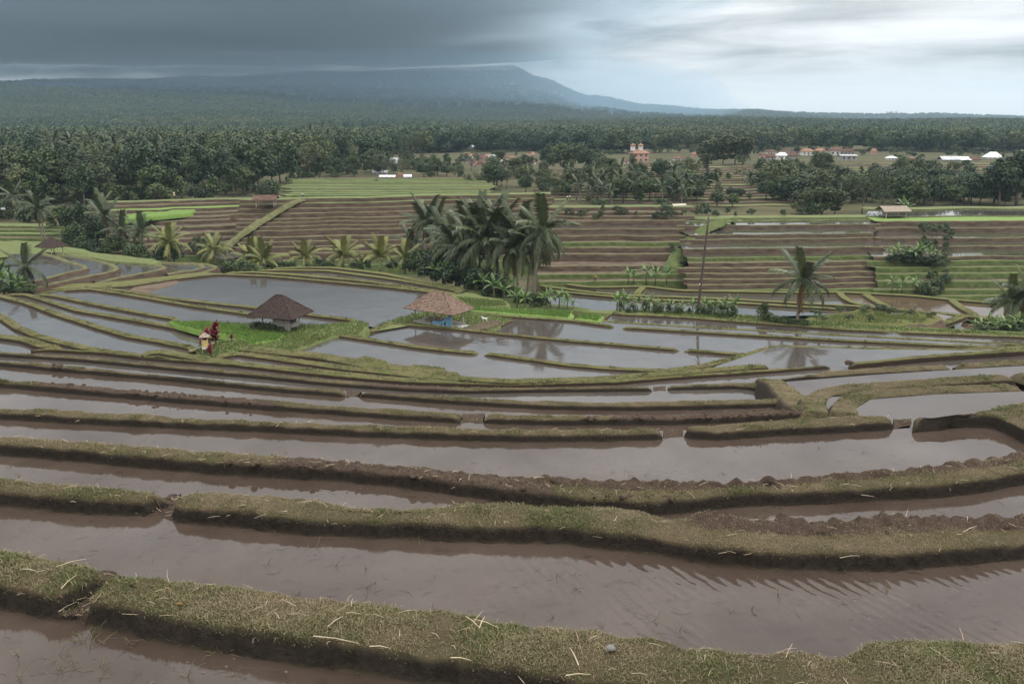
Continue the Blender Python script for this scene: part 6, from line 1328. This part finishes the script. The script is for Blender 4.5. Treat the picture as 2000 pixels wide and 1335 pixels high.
for z_, xr, yr, n in ((zA, (0, 500), (1230, 1335), 26), (zB, (200, 1900), (1060, 1230), 34), (zC, (0, 900), (900, 965), 14), (zD, (300, 1900), (860, 930), 24)):
    for k in range(n):
        q = at(RND.uniform(*xr), RND.uniform(*yr), z_)
        for s_ in range(RND.randint(2, 6)): sp_.append((q + np.array([RND.uniform(-.03, .03), RND.uniform(-.03, .03), -.01]), RND.uniform(.06, .2), RND.uniform(0, 6.28), RND.uniform(.1, 1.2), .0028))
o = straws(sp_, 'drowned_sprouts', 'thin drowned sprouts poking out of the near ponds', 'banana_stem')

# rice rows in the flooded terraces of the right
def rice_rows(f, xr, ys, name):
    P = []
    for y0_, y1_ in ys:
        for y in np.arange(y0_, y1_, 1.15):
            z_ = f(0.5 * (xr[0] + xr[1]), y1_); xs_ = np.arange(xr[0], xr[1], 3.2) + RND.uniform(-1, 1); P.append(at(xs_ + rng.normal(size=len(xs_)) * .6, np.full(len(xs_), y) + rng.normal(size=len(xs_)) * .2, z_))
    P = np.concatenate(P); n = len(P); V = []
    for a in (0, 2.1, 4.2):
        s = np.array([math.cos(a), math.sin(a), 0]) * .09; V.append(np.stack([P - s * .4, P + s * .4, P + s * 1.3 + np.stack([0 * P[:, 0], 0 * P[:, 0], rng.uniform(.14, .26, n)], -1)], 1))
    V = np.concatenate(V).reshape(-1, 3); me = make_mesh(name, V, np.arange(len(V)).reshape(-1, 3), M['blade_lawn'], False, None, {'tint': np.repeat(rng.uniform(0, 1, len(V) // 3), 3)})
    return tag(link(name, me), 'rows of young rice standing in the flooded terraces', 'rice', None, 'stuff')
rice_rows(RM, (1420, 1690), [(450, 456), (474, 483), (498, 501.5)], 'young_rice'); rice_rows(RR, (1850, 2010), [(455, 463), (475, 480), (488, 498)], 'young_rice')

# ------------------------------------------------------------------ haze
m = MB(); m.box((0, 3790, CZ + 143), (14600, 7700, 410))
hm = bpy.data.materials.new('haze'); hm.use_nodes = True; ht = hm.node_tree; ht.nodes.clear()
pv_ = ht.nodes.new('ShaderNodeVolumePrincipled'); ho = ht.nodes.new('ShaderNodeOutputMaterial'); ht.links.new(pv_.outputs[0], ho.inputs['Volume'])
pv_.inputs['Color'].default_value = (0.58, 0.80, 0.99, 1); pv_.inputs['Density'].default_value = 0.000085; pv_.inputs['Anisotropy'].default_value = 0.1
tag(m.build('haze', hm), 'thin blue haze over the whole valley', 'haze', None, 'stuff')

# mist that clings to the upper slopes under the cloud
mm = bpy.data.materials.new('mist'); mm.use_nodes = True; mt = mm.node_tree; mt.nodes.clear()
pv_ = mt.nodes.new('ShaderNodeVolumePrincipled'); ho = mt.nodes.new('ShaderNodeOutputMaterial'); mt.links.new(pv_.outputs[0], ho.inputs['Volume'])
pv_.inputs['Color'].default_value = (0.86, 0.93, 0.98, 1); pv_.inputs['Density'].default_value = 0.0022
def mist(px, py, d, rx, ry, rz, seed, mm=mm, label='pale mist clinging to the upper mountain slope', amp=1.1):
    p = np.array([(px - 1000) / F * d * 1.02, d, CZ + (HORIZON - py) / F * d]); n = 40; k = 20; u = np.linspace(0, 2 * math.pi, n); v = np.linspace(-math.pi / 2, math.pi / 2, k)
    D = np.stack([np.cos(v)[:, None] * np.cos(u)[None], np.cos(v)[:, None] * np.sin(u)[None], np.sin(v)[:, None] * np.ones(n)[None]], -1)
    D[:, -1] = D[:, 0]; s = 1 + amp * fbm(D + seed, 1.6, 4); V = D * s[..., None] * np.array([rx, ry, rz])
    V[..., 2] = np.minimum(V[..., 2], CZ + 335 - p[2])
    o = link('mist_bank', make_mesh('mist_bank', V.reshape(-1, 3), grid_faces(k, n), mm), None, p); tag(o, label, 'mist', 'mist on the mountain', 'stuff')
for a in [(80, 150, 4300, 520, 160, 40, 1), (300, 148, 4300, 420, 160, 36, 2), (500, 150, 4400, 360, 150, 44, 3), (650, 146, 4500, 380, 150, 40, 4), (820, 146, 4600, 360, 150, 34, 5), (930, 142, 4700, 260, 140, 26, 6), (560, 172, 4100, 150, 80, 26, 7), (420, 165, 4100, 180, 80, 22, 8), (240, 160, 4000, 220, 90, 24, 9)]: mist(*a)

m2 = mm.copy(); m2.name = 'thin_mist'; q_ = [n for n in m2.node_tree.nodes if n.type == 'PRINCIPLED_VOLUME'][0]; q_.inputs['Density'].default_value = 0.0011; q_.inputs['Color'].default_value = (0.50, 0.74, 0.95, 1)
mist(760, 200, 3500, 1500, 520, 190, 12, m2, 'thin blue veil of mist before the mountain', .5)
# heavy rain cloud that hangs over the mountain, above the haze
cm = bpy.data.materials.new('rain_cloud'); cm.use_nodes = True; ct = cm.node_tree; ct.nodes.clear()
pv_ = ct.nodes.new('ShaderNodeVolumePrincipled'); ho = ct.nodes.new('ShaderNodeOutputMaterial'); ct.links.new(pv_.outputs[0], ho.inputs['Volume'])
pv_.inputs['Color'].default_value = (0.54, 0.64, 0.72, 1); pv_.inputs['Density'].default_value = 0.008; pv_.inputs['Anisotropy'].default_value = 0.2
nx, ny = 80, 60; cx = np.linspace(-7000, 1500, nx); cy = np.linspace(1300, 7000, ny); CX, CY = np.meshgrid(cx, cy)
PP = np.stack([CX, CY, 0 * CX], -1); wob = 700 * fbm(PP, 1 / 1100.0, 4)
sm = lambda v: np.clip(v, 0, 1) ** 2 * (3 - 2 * np.clip(v, 0, 1))
cov = sm((600 - CX + wob) / 1300) * sm((CY - 1350 + wob * .5) / 2600) * sm((6700 - CY + wob * .4) / 500) * sm((CX + 6950) / 600)
thk = 420 * cov * np.clip(1 + 1.3 * fbm(PP + 77, 1 / 600.0, 4), .3, 1.6) + 0.5
base = CZ + 372 + 60 * (1 - cov) + 50 * fbm(PP + 9, 1 / 420.0, 4)
base = np.maximum(base, CZ + 356); Vb = np.stack([CX, CY, base], -1).reshape(-1, 3); Vt = np.stack([CX, CY, base + thk], -1).reshape(-1, 3)
fb = grid_faces(ny, nx)[:, ::-1]; ft = grid_faces(ny, nx) + nx * ny; ring = np.concatenate([np.arange(nx), np.arange(1, ny) * nx + nx - 1, np.arange(nx - 2, -1, -1) + (ny - 1) * nx, np.arange(ny - 2, 0, -1) * nx]); r2_ = np.roll(ring, -1)
fs_ = np.stack([ring, r2_, r2_ + nx * ny, ring + nx * ny], -1)
tag(link('cloud', make_mesh('cloud', np.concatenate([Vb, Vt]), np.concatenate([fb, ft, fs_]), cm)), 'dark heavy rain cloud hanging over the mountain', 'cloud', None, 'stuff')
